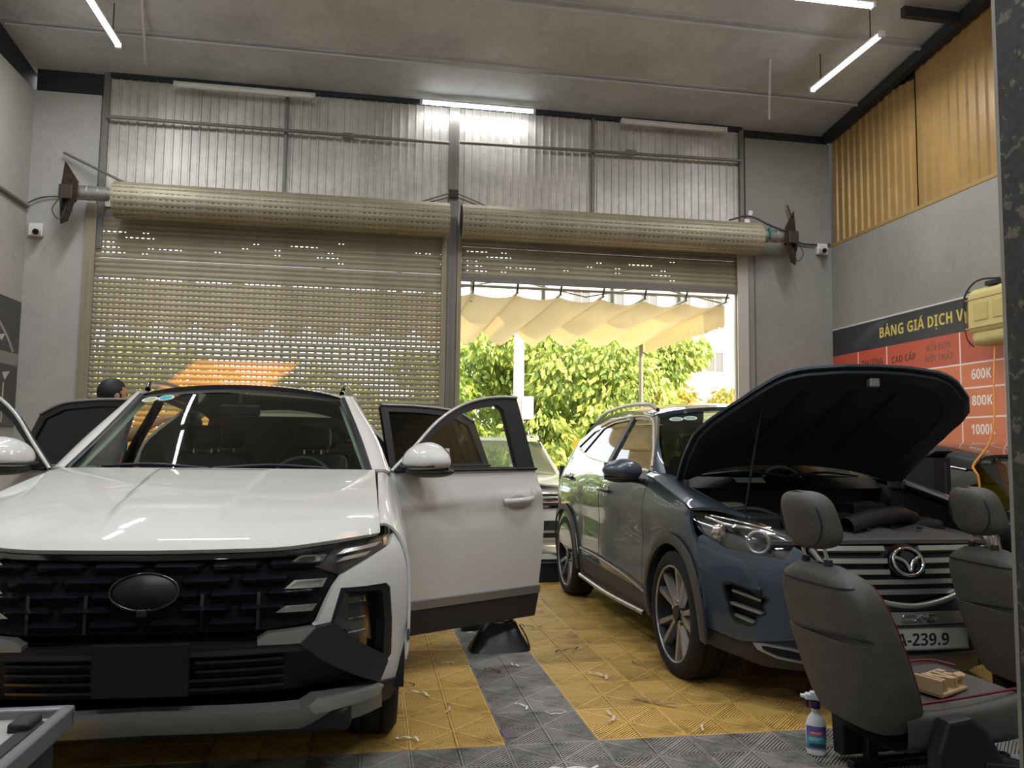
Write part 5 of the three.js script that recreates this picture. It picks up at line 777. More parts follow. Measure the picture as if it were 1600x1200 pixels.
  both('side_window', strip([[-0.69, 1.5, -1.1], [-0.69, 1.54, -1.8], [-0.68, 1.5, -2.6]], [[-0.86, 1.15, -0.85], [-0.885, 1.15, -1.8], [-0.87, 1.17, -2.7]], 12, 0.03, [-0.9, 0.4, 0]), mGlassDark, car3);
  both('pillar_front', strip([[-0.76, 1.12, -0.5], [-0.6, 1.6, -1.05]], [[-0.84, 1.12, -0.56], [-0.65, 1.6, -1.1]], 8, 0.015, [-0.5, 0.5, 0.5]), mP, car3);
  both('roof_rail', tube([[-0.58, 1.62, -1.0], [-0.6, 1.7, -1.2], [-0.6, 1.715, -1.8], [-0.58, 1.66, -2.6]], 0.018, 24, 6), mChrome, car3);
  both('door_mirror', at(sph(1, 0.12, 0.075, 0.09), -1.0, 1.16, -0.65), mP, car3); mesh('dashboard', rb(1.4, 0.2, 0.4, 0.06, 0, 1.0, -0.7), mCabin, car3);
  for (const s of [-1, 1]) { wheel(car3, s * 0.81, 0, 0.34, 0.21, 'w', s); wheel(car3, s * 0.81, -2.6, 0.34, 0.21, 'w', s); }
}
const car4 = thing('black_sedan', 'black sedan with chrome window trim parked along the right wall', 'car', [4.85, 0, -4.75]);
{
  const mK = PH(0x17181b, 0.35, 0.3, { clearcoat: 1, clearcoatRoughness: 0.03 });
  mesh('body', loft([[-3.6, [[0, 0.95], [0.45, 0.93], [0.66, 0.86], [0.7, 0.6], [0.64, 0.3]]], [-2.6, [[0, 0.98], [0.6, 0.97], [0.75, 0.88], [0.78, 0.6], [0.75, 0.26]]], [-0.2, [[0, 0.95], [0.6, 0.95], [0.75, 0.87], [0.78, 0.6], [0.75, 0.26]]], [0.6, [[0, 0.85], [0.55, 0.83], [0.72, 0.75], [0.76, 0.55], [0.72, 0.28]]], [1.05, [[0, 0.7], [0.4, 0.68], [0.6, 0.6], [0.64, 0.45], [0.6, 0.3]]]], 48, 40), mK, car4);
  mesh('roof', loft([[-2.9, [[0, 1.3], [0.4, 1.29], [0.52, 1.25], [0.58, 1.2]]], [-1.9, [[0, 1.42], [0.42, 1.41], [0.54, 1.37], [0.61, 1.3]]], [-1.0, [[0, 1.42], [0.42, 1.41], [0.54, 1.37], [0.61, 1.3]]], [-0.35, [[0, 1.33], [0.4, 1.32], [0.5, 1.28], [0.56, 1.22]]]], 24, 20, 0.02), mK, car4);
  both('window_trim', mg([tube([[-0.57, 1.23, -0.4], [-0.62, 1.3, -1.0], [-0.62, 1.3, -1.45]], 0.013, 20, 8), tube([[-0.62, 1.3, -1.49], [-0.615, 1.295, -2.0], [-0.59, 1.2, -2.9]], 0.013, 20, 8)]), mChrome, car4);
  both('belt_strip', tube([[-0.76, 0.92, -0.1], [-0.775, 0.93, -1.3], [-0.76, 0.97, -2.9]], 0.011, 24, 8), mChrome, car4);
  both('side_glass', strip([[-0.56, 1.21, -0.42], [-0.61, 1.285, -1.0], [-0.61, 1.285, -1.9], [-0.58, 1.19, -2.85]], [[-0.75, 0.92, 0.05], [-0.77, 0.93, -1.0], [-0.77, 0.94, -1.9], [-0.75, 0.97, -3.0]], 20, 0.02, [-0.9, 0.3, 0], 0), mGlass, car4);
  both('pillar_centre', strip([[-0.61, 1.29, -1.44], [-0.775, 0.93, -1.44]], [[-0.61, 1.29, -1.53], [-0.775, 0.93, -1.53]], 6, 0.01, [-1, 0, 0]), mGloss, car4);
  mesh('windscreen', surf(12, 8, (u, v) => [(u * 2 - 1) * lerp(0.68, 0.54, v), lerp(0.93, 1.32, v), lerp(0.25, -0.36, v)]), mGlassG, car4);
  mesh('rear_window', surf(12, 8, (u, v) => [(u * 2 - 1) * lerp(0.64, 0.54, v), lerp(0.96, 1.29, v), lerp(-3.4, -2.88, v)]), mGlassDark, car4);
  for (const [x, z] of [[-0.36, -0.85], [0.36, -0.85]]) { const o = new THREE.Group(); o.name = 'seat'; car4.add(o); o.position.set(x, 0, z); mesh('seat_back', rb(0.46, 0.6, 0.14, 0.05, 0, 0.8, -0.3, -0.2), S(0xd7b21f, 0.7), o); mesh('seat_headrest', rb(0.26, 0.18, 0.1, 0.04, 0, 1.18, -0.38, -0.2), S(0xd7b21f, 0.7), o); mesh('seat_cushion', rb(0.5, 0.14, 0.5, 0.05, 0, 0.5, 0), S(0xc9a51c, 0.7), o); }
  mesh('seat_bench', mg([rb(1.1, 0.55, 0.16, 0.05, 0, 0.82, -2.35, -0.2), rb(1.1, 0.14, 0.5, 0.05, 0, 0.5, -2.0)]), S(0xd7b21f, 0.7), car4);
  mesh('cabin_floor', mg([rb(1.3, 0.08, 2.8, 0.02, 0, 0.32, -1.4), rb(1.25, 0.2, 0.35, 0.05, 0, 0.82, -0.05)]), mCabin, car4);
  for (const s of [-1, 1]) { wheel(car4, s * 0.7, 0.25, 0.31, 0.19, 'w', s); wheel(car4, s * 0.7, -2.4, 0.31, 0.19, 'w', s); }
}
// ---------- loose car seats ----------
const mLeather = S(0xffffff, 0.55, 0, { map: grime(256, [80, 77, 72], 0.12, 8, 131, 4), bumpMap: tex(256, (u, v) => { const k = 128 + 120 * (fbm(u, v, 48, 3, 133) - 0.5); return [k, k, k]; }, false, 6), bumpScale: 0.002 });
const mLeatherDk = S(0x17171a, 0.6), mSeatPlastic = S(0x1b1b1d, 0.5), mPiping = S(0x661a2b, 0.5);
const sup = (t, n) => [Math.sign(Math.cos(t)) * Math.pow(Math.abs(Math.cos(t)), 2 / n), Math.sign(Math.sin(t)) * Math.pow(Math.abs(Math.sin(t)), 2 / n)];
function looseSeat(label, x, z, turn) {
  const o = thing('car_seat', label, 'car seat', [x, 0, z], turn, 'car seats taken out and stood on the floor');
  const lean = 19 * D2R, by = 0.3, bz = -0.22;
  const W = [[0, 0.205], [0.12, 0.235], [0.4, 0.262], [0.7, 0.268], [0.85, 0.25], [0.94, 0.2], [1, 0.11]], T = [[0, 0.1], [0.15, 0.11], [0.5, 0.1], [0.8, 0.082], [0.94, 0.062], [1, 0.02]];
  const back = (u, v, k = 1) => { const [c, s] = sup(u * Math.PI * 2, 3.2), h = v * 0.64, cx = c * tab(W, v) * k, dz = s * tab(T, v) * k + (s > 0 ? 0.045 * Math.pow(Math.abs(c), 3) * (1 - 0.6 * v) : 0); return [cx, by + h * Math.cos(lean) - dz * Math.sin(lean) * -1 * 0.3, bz - h * Math.sin(lean) + dz]; };
  mesh('backrest', mg([surf(64, 30, (u, v) => back(u, v), 0, true), surf(32, 2, (u, v) => { const p = back(u, 1, 1 - v); return [p[0], p[1] + 0.004 * v, p[2]]; }, 0, true)]), mLeather, o);
  mesh('back_panel', surf(20, 14, (u, v) => { const vv = lerp(0.02, 0.56, v), p = back(lerp(0.56, 0.94, u), vv); return [p[0] * 0.98, p[1], p[2] - 0.008 - 0.006 * Math.sin(Math.PI * u)]; }, 0.008, true), mLeather, o);
  mesh('seam', tube([0.53, 0.6, 0.68, 0.75, 0.82, 0.9, 0.97].map((u) => { const p = back(u, 0.58 + 0.03 * Math.sin((u - 0.5) * 12)); return [p[0] * 1.004, p[1], p[2] - 0.004]; }), 0.004, 40, 5), mLeatherDk, o);
  mesh('shoulder_seam', tube([0.98, 0.93, 0.86, 0.8, 0.75, 0.68, 0.62, 0.56, 0.52].map((u) => { const p = back(u, 0.9); return [p[0] * 1.004, p[1], p[2] - 0.003]; }), 0.0035, 40, 5), mLeatherDk, o);
  for (const s of [0, 1]) mesh('piping', tube([0.08, 0.25, 0.45, 0.65, 0.8, 0.9].map((v) => { const p = back(s ? 0.09 : 0.41, v, 1.01); return p; }), 0.0042, 40, 6), mPiping, o);
  const hy = by + 0.64 * Math.cos(lean), hz = bz - 0.64 * Math.sin(lean);
  for (const s of [-1, 1]) mesh('headrest_post', rod([s * 0.075, hy - 0.05, hz + 0.015], [s * 0.075, hy + 0.09, hz - 0.03], 0.007), mChrome, o);
  mesh('post_collar', mg([-1, 1].map((s) => cyl(0.016, 0.018, 0.02, s * 0.075, hy + 0.012, hz - 0.005))), mSeatPlastic, o);
  const hd = new THREE.SphereGeometry(1, 40, 28); { const p = hd.attributes.position; for (let i = 0; i < p.count; i++) { const q = [p.getX(i), p.getY(i), p.getZ(i)], f = (v, n) => Math.sign(v) * Math.pow(Math.abs(v), n); const r = Math.pow(Math.pow(Math.abs(q[0]), 3.4) + Math.pow(Math.abs(q[1]), 3.4) + Math.pow(Math.abs(q[2]), 3.0), -1 / 3.2); const x = q[0] * r, y = q[1] * r, zz = q[2] * r; p.setXYZ(i, x * 0.14 * (1 - 0.08 * y), y * 0.115, zz * 0.062 + 0.02 * x * x - 0.015 * y); } hd.computeVertexNormals(); }
  const H = mesh('headrest', at(hd, 0, hy + 0.175, hz - 0.045, -0.15), mLeather, o);
  mesh('headrest_seam', at(new THREE.TorusGeometry(1, 0.03, 6, 60).applyMatrix4(new THREE.Matrix4().makeScale(0.136, 0.112, 0.1)), 0, hy + 0.175, hz - 0.075, -0.15), mLeatherDk, H);
  // cushion and frame
  const cu = (u, v) => { const [c, s] = sup(u * Math.PI * 2, 3.4), zz = lerp(-0.22, 0.36, v), end = Math.sqrt(Math.max(0, 1 - Math.pow(Math.max(0, (v - 0.82) / 0.18), 2))) * 0.7 + 0.3, hh = tab([[0, 0.08], [0.4, 0.085], [0.85, 0.1], [1, 0.08]], v); return [c * tab([[0, 0.23], [0.5, 0.265], [0.9, 0.255], [1, 0.22]], v), 0.29 + 0.05 * v + s * hh * end + (s > 0 ? 0.03 * Math.pow(Math.abs(c), 4) : 0), zz]; };
  mesh('cushion', mg([surf(56, 24, cu, 0, false), surf(28, 2, (u, v) => { const p = cu(u, 1); return [p[0] * (1 - v), lerp(p[1], 0.34, v), p[2] + 0.01 * v]; })]), mLeather, o);
  for (let i = 0; i < 4; i++) mesh('quilt_seam', tube([-0.15, -0.05, 0.05, 0.15].map((x) => [x, 0.382 + i * 0.007, -0.02 + i * 0.09 + Math.abs(x) * 0.2]), 0.003, 20, 5), mLeatherDk, o);
  for (const s of [-1, 1]) mesh('cushion_piping', tube([[s * 0.2, 0.4, -0.15], [s * 0.225, 0.425, 0.05], [s * 0.22, 0.44, 0.25], [s * 0.17, 0.425, 0.35]], 0.006, 24, 6), mPiping, o);
  for (const s of [-1, 1]) { mesh('recliner_cover', at(ext([[0.03, 0], [0.5, 0], [0.48, 0.1], [0.27, 0.16], [0.2, 0.27], [0.14, 0.31], [0.06, 0.3], [0.02, 0.2]].map(([a, b]) => [a, b]), 0.05, 0.015), s * 0.29, 0.06, bz + 0.05, 0, -Math.PI / 2, 0), mSeatPlastic, o); mesh('floor_rail', rb(0.05, 0.05, 0.56, 0.008, s * 0.2, 0.025, 0.12), mDarkMetal, o); mesh('rail_leg', mg([rb(0.04, 0.16, 0.05, 0.006, s * 0.2, 0.12, -0.06), rb(0.04, 0.16, 0.05, 0.006, s * 0.2, 0.12, 0.22)]), mDarkMetal, o); mesh('recliner_lever', at(rb(0.02, 0.03, 0.16, 0.008), s * 0.33, 0.2, 0.1, 0.15), mSeatPlastic, o); }
  return o;
}
looseSeat('black leather car seat beside the spray bottle, on the floor', 2.2, -2.98, Math.PI / 2 + 0.05);
looseSeat('black leather car seat between dark column and blue SUV', 3.3, -3.34, Math.PI / 2 - 0.05);
{ const o = thing('plastic_trim', 'broken tan plastic trim piece lying on the car seat cushion', 'plastic trim', [2.26, 0.405, -2.9], 0.3); const m = S(0xb59b72, 0.5);
  mesh('shell', mg([rb(0.16, 0.015, 0.12, 0.005, 0, 0.012, 0, 0, 0, 0.1), rb(0.015, 0.06, 0.12, 0.005, -0.075, 0.035, 0), rb(0.16, 0.05, 0.012, 0.004, 0, 0.035, -0.055, 0, 0, 0.1)]), m, o);
  for (let i = 0; i < 4; i++) mesh('rib', rb(0.012, 0.05, 0.1, 0.004, -0.04 + i * 0.035, 0.04, 0.0, 0, 0.4 * (i % 2), 0.3), m, o); mesh('clip', mg([rb(0.05, 0.02, 0.03, 0.005, 0.07, 0.06, 0.03, 0.3), rb(0.03, 0.06, 0.02, 0.005, 0.05, 0.04, -0.03)]), m, o); }
// ---------- spray bottle ----------
{ const o = thing('spray_bottle', 'white trigger spray bottle with purple collar and colourful label', 'spray bottle', [1.97, 0.018, -3.33], -0.5); o.scale.setScalar(1.02);
  const fl = (g) => { g.scale(1, 1, 0.62); return g; };
  mesh('body', fl(lathe([[0.0, 0], [0.034, 0], [0.039, 0.006], [0.041, 0.05], [0.043, 0.1], [0.041, 0.13], [0.034, 0.155], [0.022, 0.172], [0.017, 0.18], [0.017, 0.2]], 32)), S(0xe6e8e8, 0.35), o);
  mesh('collar', lathe([[0.0, 0.196], [0.02, 0.196], [0.021, 0.222], [0.016, 0.224], [0, 0.224]], 24), S(0x2c2458, 0.4), o);
  mesh('neck_ring', lathe([[0.017, 0.185], [0.019, 0.187], [0.019, 0.192], [0.017, 0.194]], 24), mWhitePlastic, o);
  mesh('trigger_head', mg([rb(0.03, 0.03, 0.075, 0.01, 0, 0.243, 0.008), rb(0.028, 0.02, 0.05, 0.008, 0, 0.256, 0.0), cyl(0.008, 0.009, 0.02, 0, 0.243, 0.052, Math.PI / 2)]).applyMatrix4(new THREE.Matrix4().makeRotationY(-Math.PI / 2)), S(0xe9ecf2, 0.4), o);
  mesh('trigger', tube([[-0.03, 0.235, 0], [-0.036, 0.215, 0], [-0.032, 0.195, 0]], 0.006, 14, 6), S(0x2c2458, 0.4), o);
  const c = document.createElement('canvas'); c.width = 128; c.height = 192; { const g = c.getContext('2d'); g.fillStyle = '#5a6fae'; g.fillRect(0, 0, 128, 192); g.fillStyle = '#6b5aa6'; g.fillRect(0, 0, 128, 46); g.fillStyle = '#cf5a4a'; g.beginPath(); g.ellipse(60, 60, 44, 18, -0.2, 0, 7); g.fill(); g.fillStyle = '#e8dfe6'; g.fillRect(30, 52, 60, 8); g.fillStyle = '#3f9fb0'; g.fillRect(0, 84, 128, 70); g.fillStyle = '#bfe0e4'; g.fillRect(18, 98, 80, 6); g.fillRect(18, 112, 60, 6); g.fillStyle = '#2c4a3a'; g.beginPath(); g.ellipse(70, 160, 48, 20, 0, 0, 7); g.fill(); } const t = new THREE.CanvasTexture(c); t.colorSpace = THREE.SRGBColorSpace;
  mesh('label', surf(20, 8, (u, v) => { const a = lerp(-1.1, 1.1, u), r = 0.0436 + 0.0005, y = lerp(0.03, 0.125, v); return [r * Math.sin(a), y, r * 0.635 * Math.cos(a)]; }), S(0xffffff, 0.4, 0, { map: t }), o); }
// ---------- duffel bag ----------
{ const o = thing('duffel_bag', 'black leather duffel bag standing on the mat tiles', 'bag', [0.87, 0.018, -5.33], 0.06);
  const prof = (v) => [lerp(0.205, 0.105, v) * (1 - 0.12 * sst(0.94, 1, v)), lerp(0.12, 0.035, v) * (1 - 0.3 * sst(0.94, 1, v))];
  mesh('body', mg([surf(64, 24, (u, v) => { const [c, s] = sup(u * Math.PI * 2, 4), [w, d] = prof(v), k = 1 + 0.03 * Math.sin(u * 25 + v * 6) * v; return [c * w * k, v * 0.185 + 0.008 * Math.sin(c * 9) * v, s * d * k]; }, 0, true), surf(32, 2, (u, v) => { const [c, s] = sup(u * Math.PI * 2, 4), [w, d] = prof(1); return [c * w * (1 - v), 0.185 + 0.006 * v, s * d * (1 - v)]; }, 0, true)]), PH(0x0f1012, 0.38, 0, { clearcoat: 0.3, clearcoatRoughness: 0.4 }), o);
  mesh('handle', tube([[-0.07, 0.17, 0.03], [-0.05, 0.205, 0.02], [0.0, 0.222, 0.01], [0.06, 0.205, 0.02], [0.09, 0.165, 0.03]], 0.011, 30, 8), mLeatherDk, o); mesh('handle', tube([[-0.06, 0.17, -0.03], [-0.03, 0.21, -0.03], [0.03, 0.215, -0.03], [0.08, 0.165, -0.03]], 0.011, 30, 8), mLeatherDk, o);
  mesh('zip', tube([[-0.1, 0.192, 0], [0, 0.196, 0], [0.1, 0.192, 0]], 0.005, 16, 5), mSilver, o);
  mesh('end_seam', tube([[-0.2, 0.005, 0.05], [-0.17, 0.08, 0.055], [-0.13, 0.16, 0.04]], 0.005, 16, 5), mLeatherDk, o); mesh('end_seam', tube([[0.2, 0.005, 0.05], [0.175, 0.08, 0.055], [0.13, 0.16, 0.04]], 0.005, 16, 5), mLeatherDk, o); }
{ const o = thing('tool_pouch', 'small black pouch with pale tag behind the duffel bag', 'pouch', [0.76, 0.018, -5.9], 0.2); mesh('body', rb(0.16, 0.07, 0.1, 0.02, 0, 0.035, 0), mLeatherDk, o); mesh('flap', rb(0.15, 0.012, 0.1, 0.005, 0, 0.074, 0.004), mSeatPlastic, o); mesh('tag', rb(0.05, 0.003, 0.03, 0.001, -0.04, 0.002, 0.08, 0, 0.5), mWhitePlastic, o); }
{ const o = thing('storage_box', 'low dark navy plastic box behind the blue SUV rear wheel', 'box', [1.62, 0.018, -8.05], 0.05); mesh('tub', rb(0.55, 0.2, 0.4, 0.02, 0, 0.1, 0), S(0x1b2330, 0.4), o); mesh('lid', rb(0.58, 0.03, 0.43, 0.012, 0, 0.215, 0), S(0x222c3a, 0.35), o); mesh('rim', rb(0.585, 0.01, 0.435, 0.004, 0, 0.196, 0), mSilver, o); mesh('latch', rb(0.08, 0.05, 0.02, 0.006, 0, 0.17, 0.21), mSeatPlastic, o); }
{ const o = thing('black_carton', 'tall black cardboard carton between the blue SUV and black sedan', 'carton', [3.86, 0.018, -5.02], 0.5); mesh('box', rb(0.26, 1.3, 0.2, 0.004, 0, 0.65, 0), S(0x191a1b, 0.75), o); mesh('flap', bx(0.26, 0.004, 0.11, 0, 1.32, 0.07, -0.5), S(0x1d1d1e, 0.75), o); mesh('flap', bx(0.1, 0.004, 0.2, 0.09, 1.335, 0, 0, 0, 0.7), S(0x1d1d1e, 0.75), o); mesh('tape', bx(0.012, 0.5, 0.002, 0.04, 1.02, 0.102), S(0x55554f, 0.4), o); }
{ const o = thing('yellow_board', 'small yellow board on a stand outside beyond the blue SUV', 'board', [3.15, GY, -11.6], 0.2); mesh('panel', rb(0.36, 0.5, 0.03, 0.01, 0, 1.4, 0), S(0xf2c91c, 0.5), o); mesh('stand', mg([rod([0, 0, 0], [0, 1.2, 0], 0.02), bx(0.4, 0.03, 0.3, 0, 0.015, 0)]), mGreySteel, o); }
// scraps of film on the tiles
{ const g0 = [0, 1, 2].map((k) => surf(12, 2, (u, v) => [(u - 0.5) * (0.14 + 0.05 * k), 0.008 + 0.012 * Math.abs(Math.sin(u * 7 + k)), (v - 0.5) * 0.016 + 0.02 * Math.sin(u * 5 + k * 2)], 0.001));
  const mats = [S(0xd9c6b4, 0.6), S(0xe2ddd2, 0.5), S(0xa98a6d, 0.7), S(0x3a3128, 0.8)];
  const at0 = [[0.42, -4.13, 0], [0.8, -4.13, 1], [1.55, -5.3, 0], [1.67, -4.85, 2], [0.3, -4.4, 1], [0.25, -4.6, 3], [1.3, -5.2, 3], [1.35, -4.6, 0], [0.95, -4.0, 1], [1.2, -5.9, 3], [0.75, -4.8, 3], [0.9, -4.9, 1], [0.2, -3.75, 1], [0.62, -3.2, 2], [1.6, -3.7, 1], [1.1, -3.3, 2], [0.5, -5.0, 1], [1.45, -5.6, 2], [1.2, -3.9, 0], [1.5, -4.1, 2], [0.85, -3.3, 1], [1.35, -6.4, 3], [1.5, -6.9, 2]];
  for (const [x, z, k] of at0) { const o = mesh('film_scrap', g0[Math.floor(rnd() * 3)], mats[k]); o.position.set(x, 0.018, z); o.rotation.y = rr(0, 6); o.scale.setScalar(rr(0.5, 1.1)); tag(o, 'thin curled scrap of film lying on the mat tiles', 'scrap', 'film scraps littering the floor'); } }
{ const o = mesh('paper_flap', rb(0.06, 0.003, 0.09, 0.001), S(0x6b5a66, 0.7)); o.position.set(0.665, 0.022, -3.76); o.rotation.set(0.1, 0.15, 0); tag(o, 'small purple grey card on the grey tile edge', 'card'); }
// ---------- trolley with grey tray ----------
{ const o = thing('tool_trolley', 'tool trolley with pale grey ridged tray top', 'trolley', [-1.05, 0, -1.86]); const y = 0.67;
  mesh('tray', rb(0.66, 0.03, 0.58, 0.01, 0, y, 0), S(0xa7a49c, 0.4, 0.2), o); for (const [w, d, x, z] of [[0.03, 0.6, 0.335, 0], [0.03, 0.6, -0.335, 0], [0.7, 0.03, 0, -0.295], [0.7, 0.03, 0, 0.295]]) mesh('rim', rb(w, 0.05, d, 0.008, x, y + 0.012, z), S(0x77787a, 0.35, 0.4), o);
  mesh('groove', rb(0.035, 0.012, 0.5, 0.004, 0.285, y + 0.014, 0), mBlack, o); mesh('grip', rb(0.05, 0.03, 0.08, 0.01, 0.27, y + 0.022, -0.22), mBlack, o); mesh('cabinet', rb(0.64, 0.5, 0.54, 0.015, 0, 0.42, 0), S(0x1c1d1f, 0.5), o); for (let i = 0; i < 3; i++) mesh('drawer_front', rb(0.012, 0.14, 0.48, 0.005, 0.323, 0.25 + i * 0.165, 0), S(0x232426, 0.45), o);
  mesh('corner_guard', rb(0.04, 0.05, 0.04, 0.01, 0.3, 0.6, 0.27), S(0xd58a2a, 0.5), o); for (const [a, b] of [[1, 1], [1, -1], [-1, 1], [-1, -1]]) mesh('castor', mg([cyl(0.05, 0.05, 0.03, a * 0.27, 0.068, b * 0.22, 0, 0, Math.PI / 2), rb(0.04, 0.06, 0.05, 0.006, a * 0.27, 0.13, b * 0.22)]), mSeatPlastic, o); }
// ---------- steel column ----------
{ const m = S(0xffffff, 0.6, 0.2, { map: tex(512, (u, v) => { const a = fbm(u, v, 6, 5, 201), b = fbm(u, v, 22, 3, 207), f = a * 0.4 + b * 0.6 > 0.62; const k = 0.8 + 0.5 * fbm(u, v, 40, 2, 209); return f ? [92 * k, 88 * k, 74 * k] : [50 * k, 51 * k, 47 * k]; }, true, 1.4) });
  const o = struct('column', 'dark steel column with flaking paint', 'column'); mesh('web', uvm(span(1.99, 2.25, 0, roofY(-2.1), -2.2, -1.95)), m, o); mesh('edge_angle', uvm(rb(0.03, roofY(-2.1) - 0.05, 0.02, 0.004, 2.005, roofY(-2.1) / 2, -2.208)), S(0x8f8c80, 0.5, 0.3), o); mesh('base_plate', span(1.96, 2.3, 0, 0.025, -2.24, -1.92), mDarkSteel, o); }
// ---------- hose reel on the right wall ----------
{ const o = thing('hose_reel', 'cream yellow wall mounted hose reel beside the price board', 'hose reel', [5.64, 2.6, -6.12]); const m = S(0xd9c680, 0.45);
  mesh('casing', mg([rb(0.27, 0.42, 0.62, 0.07, -0.175, 0.03, 0.05), rb(0.23, 0.16, 0.58, 0.07, -0.175, -0.2, 0.05)]), m, o); mesh('casing_seam', mg([rb(0.276, 0.012, 0.63, 0.004, -0.175, 0.14, 0.05), rb(0.276, 0.014, 0.63, 0.004, -0.175, -0.12, 0.05)]), S(0xa8955a, 0.5), o);
  for (const z of [-0.1, 0.12]) mesh('casing_panel', rb(0.01, 0.16, 0.17, 0.004, -0.312, 0.02, z + 0.04), S(0xcdb973, 0.5), o); for (const z of [-0.265]) mesh('front_panel', rb(0.2, 0.16, 0.01, 0.004, -0.2, 0.02, z), S(0xcdb973, 0.5), o);
  mesh('bracket', mg([rb(0.3, 0.04, 0.14, 0.006, -0.15, 0.26, 0.05), rb(0.03, 0.5, 0.2, 0.006, -0.015, 0.05, 0.05)]), mDarkSteel, o); mesh('feed_hose', tube([[-0.3, 0.05, -0.26], [-0.31, 0.2, -0.24], [-0.28, 0.31, -0.12], [-0.15, 0.32, 0.0]], 0.009, 30, 6), mCable, o);
  mesh('gasket', tube([[-0.2, 0.24, -0.265], [-0.3, 0.2, -0.262], [-0.315, 0, -0.265], [-0.3, -0.2, -0.25], [-0.24, -0.28, -0.24]], 0.006, 40, 5), mCable, o); }
{ const o = mesh('air_hose', tube([[5.437, 2.34, -6.15], [5.189, 1.966, -5.9], [4.83, 1.63, -5.5], [4.21, 1.42, -4.85], [3.87, 1.27, -4.6], [3.82, 1.2, -4.5], [3.8, 0.9, -4.45], [3.8, 0.4, -4.4], [3.82, 0.03, -4.3]], 0.008, 80, 7), S(0xd98d2b, 0.4)); tag(o, 'thin orange air hose hanging from the reel over the black sedan', 'hose'); }
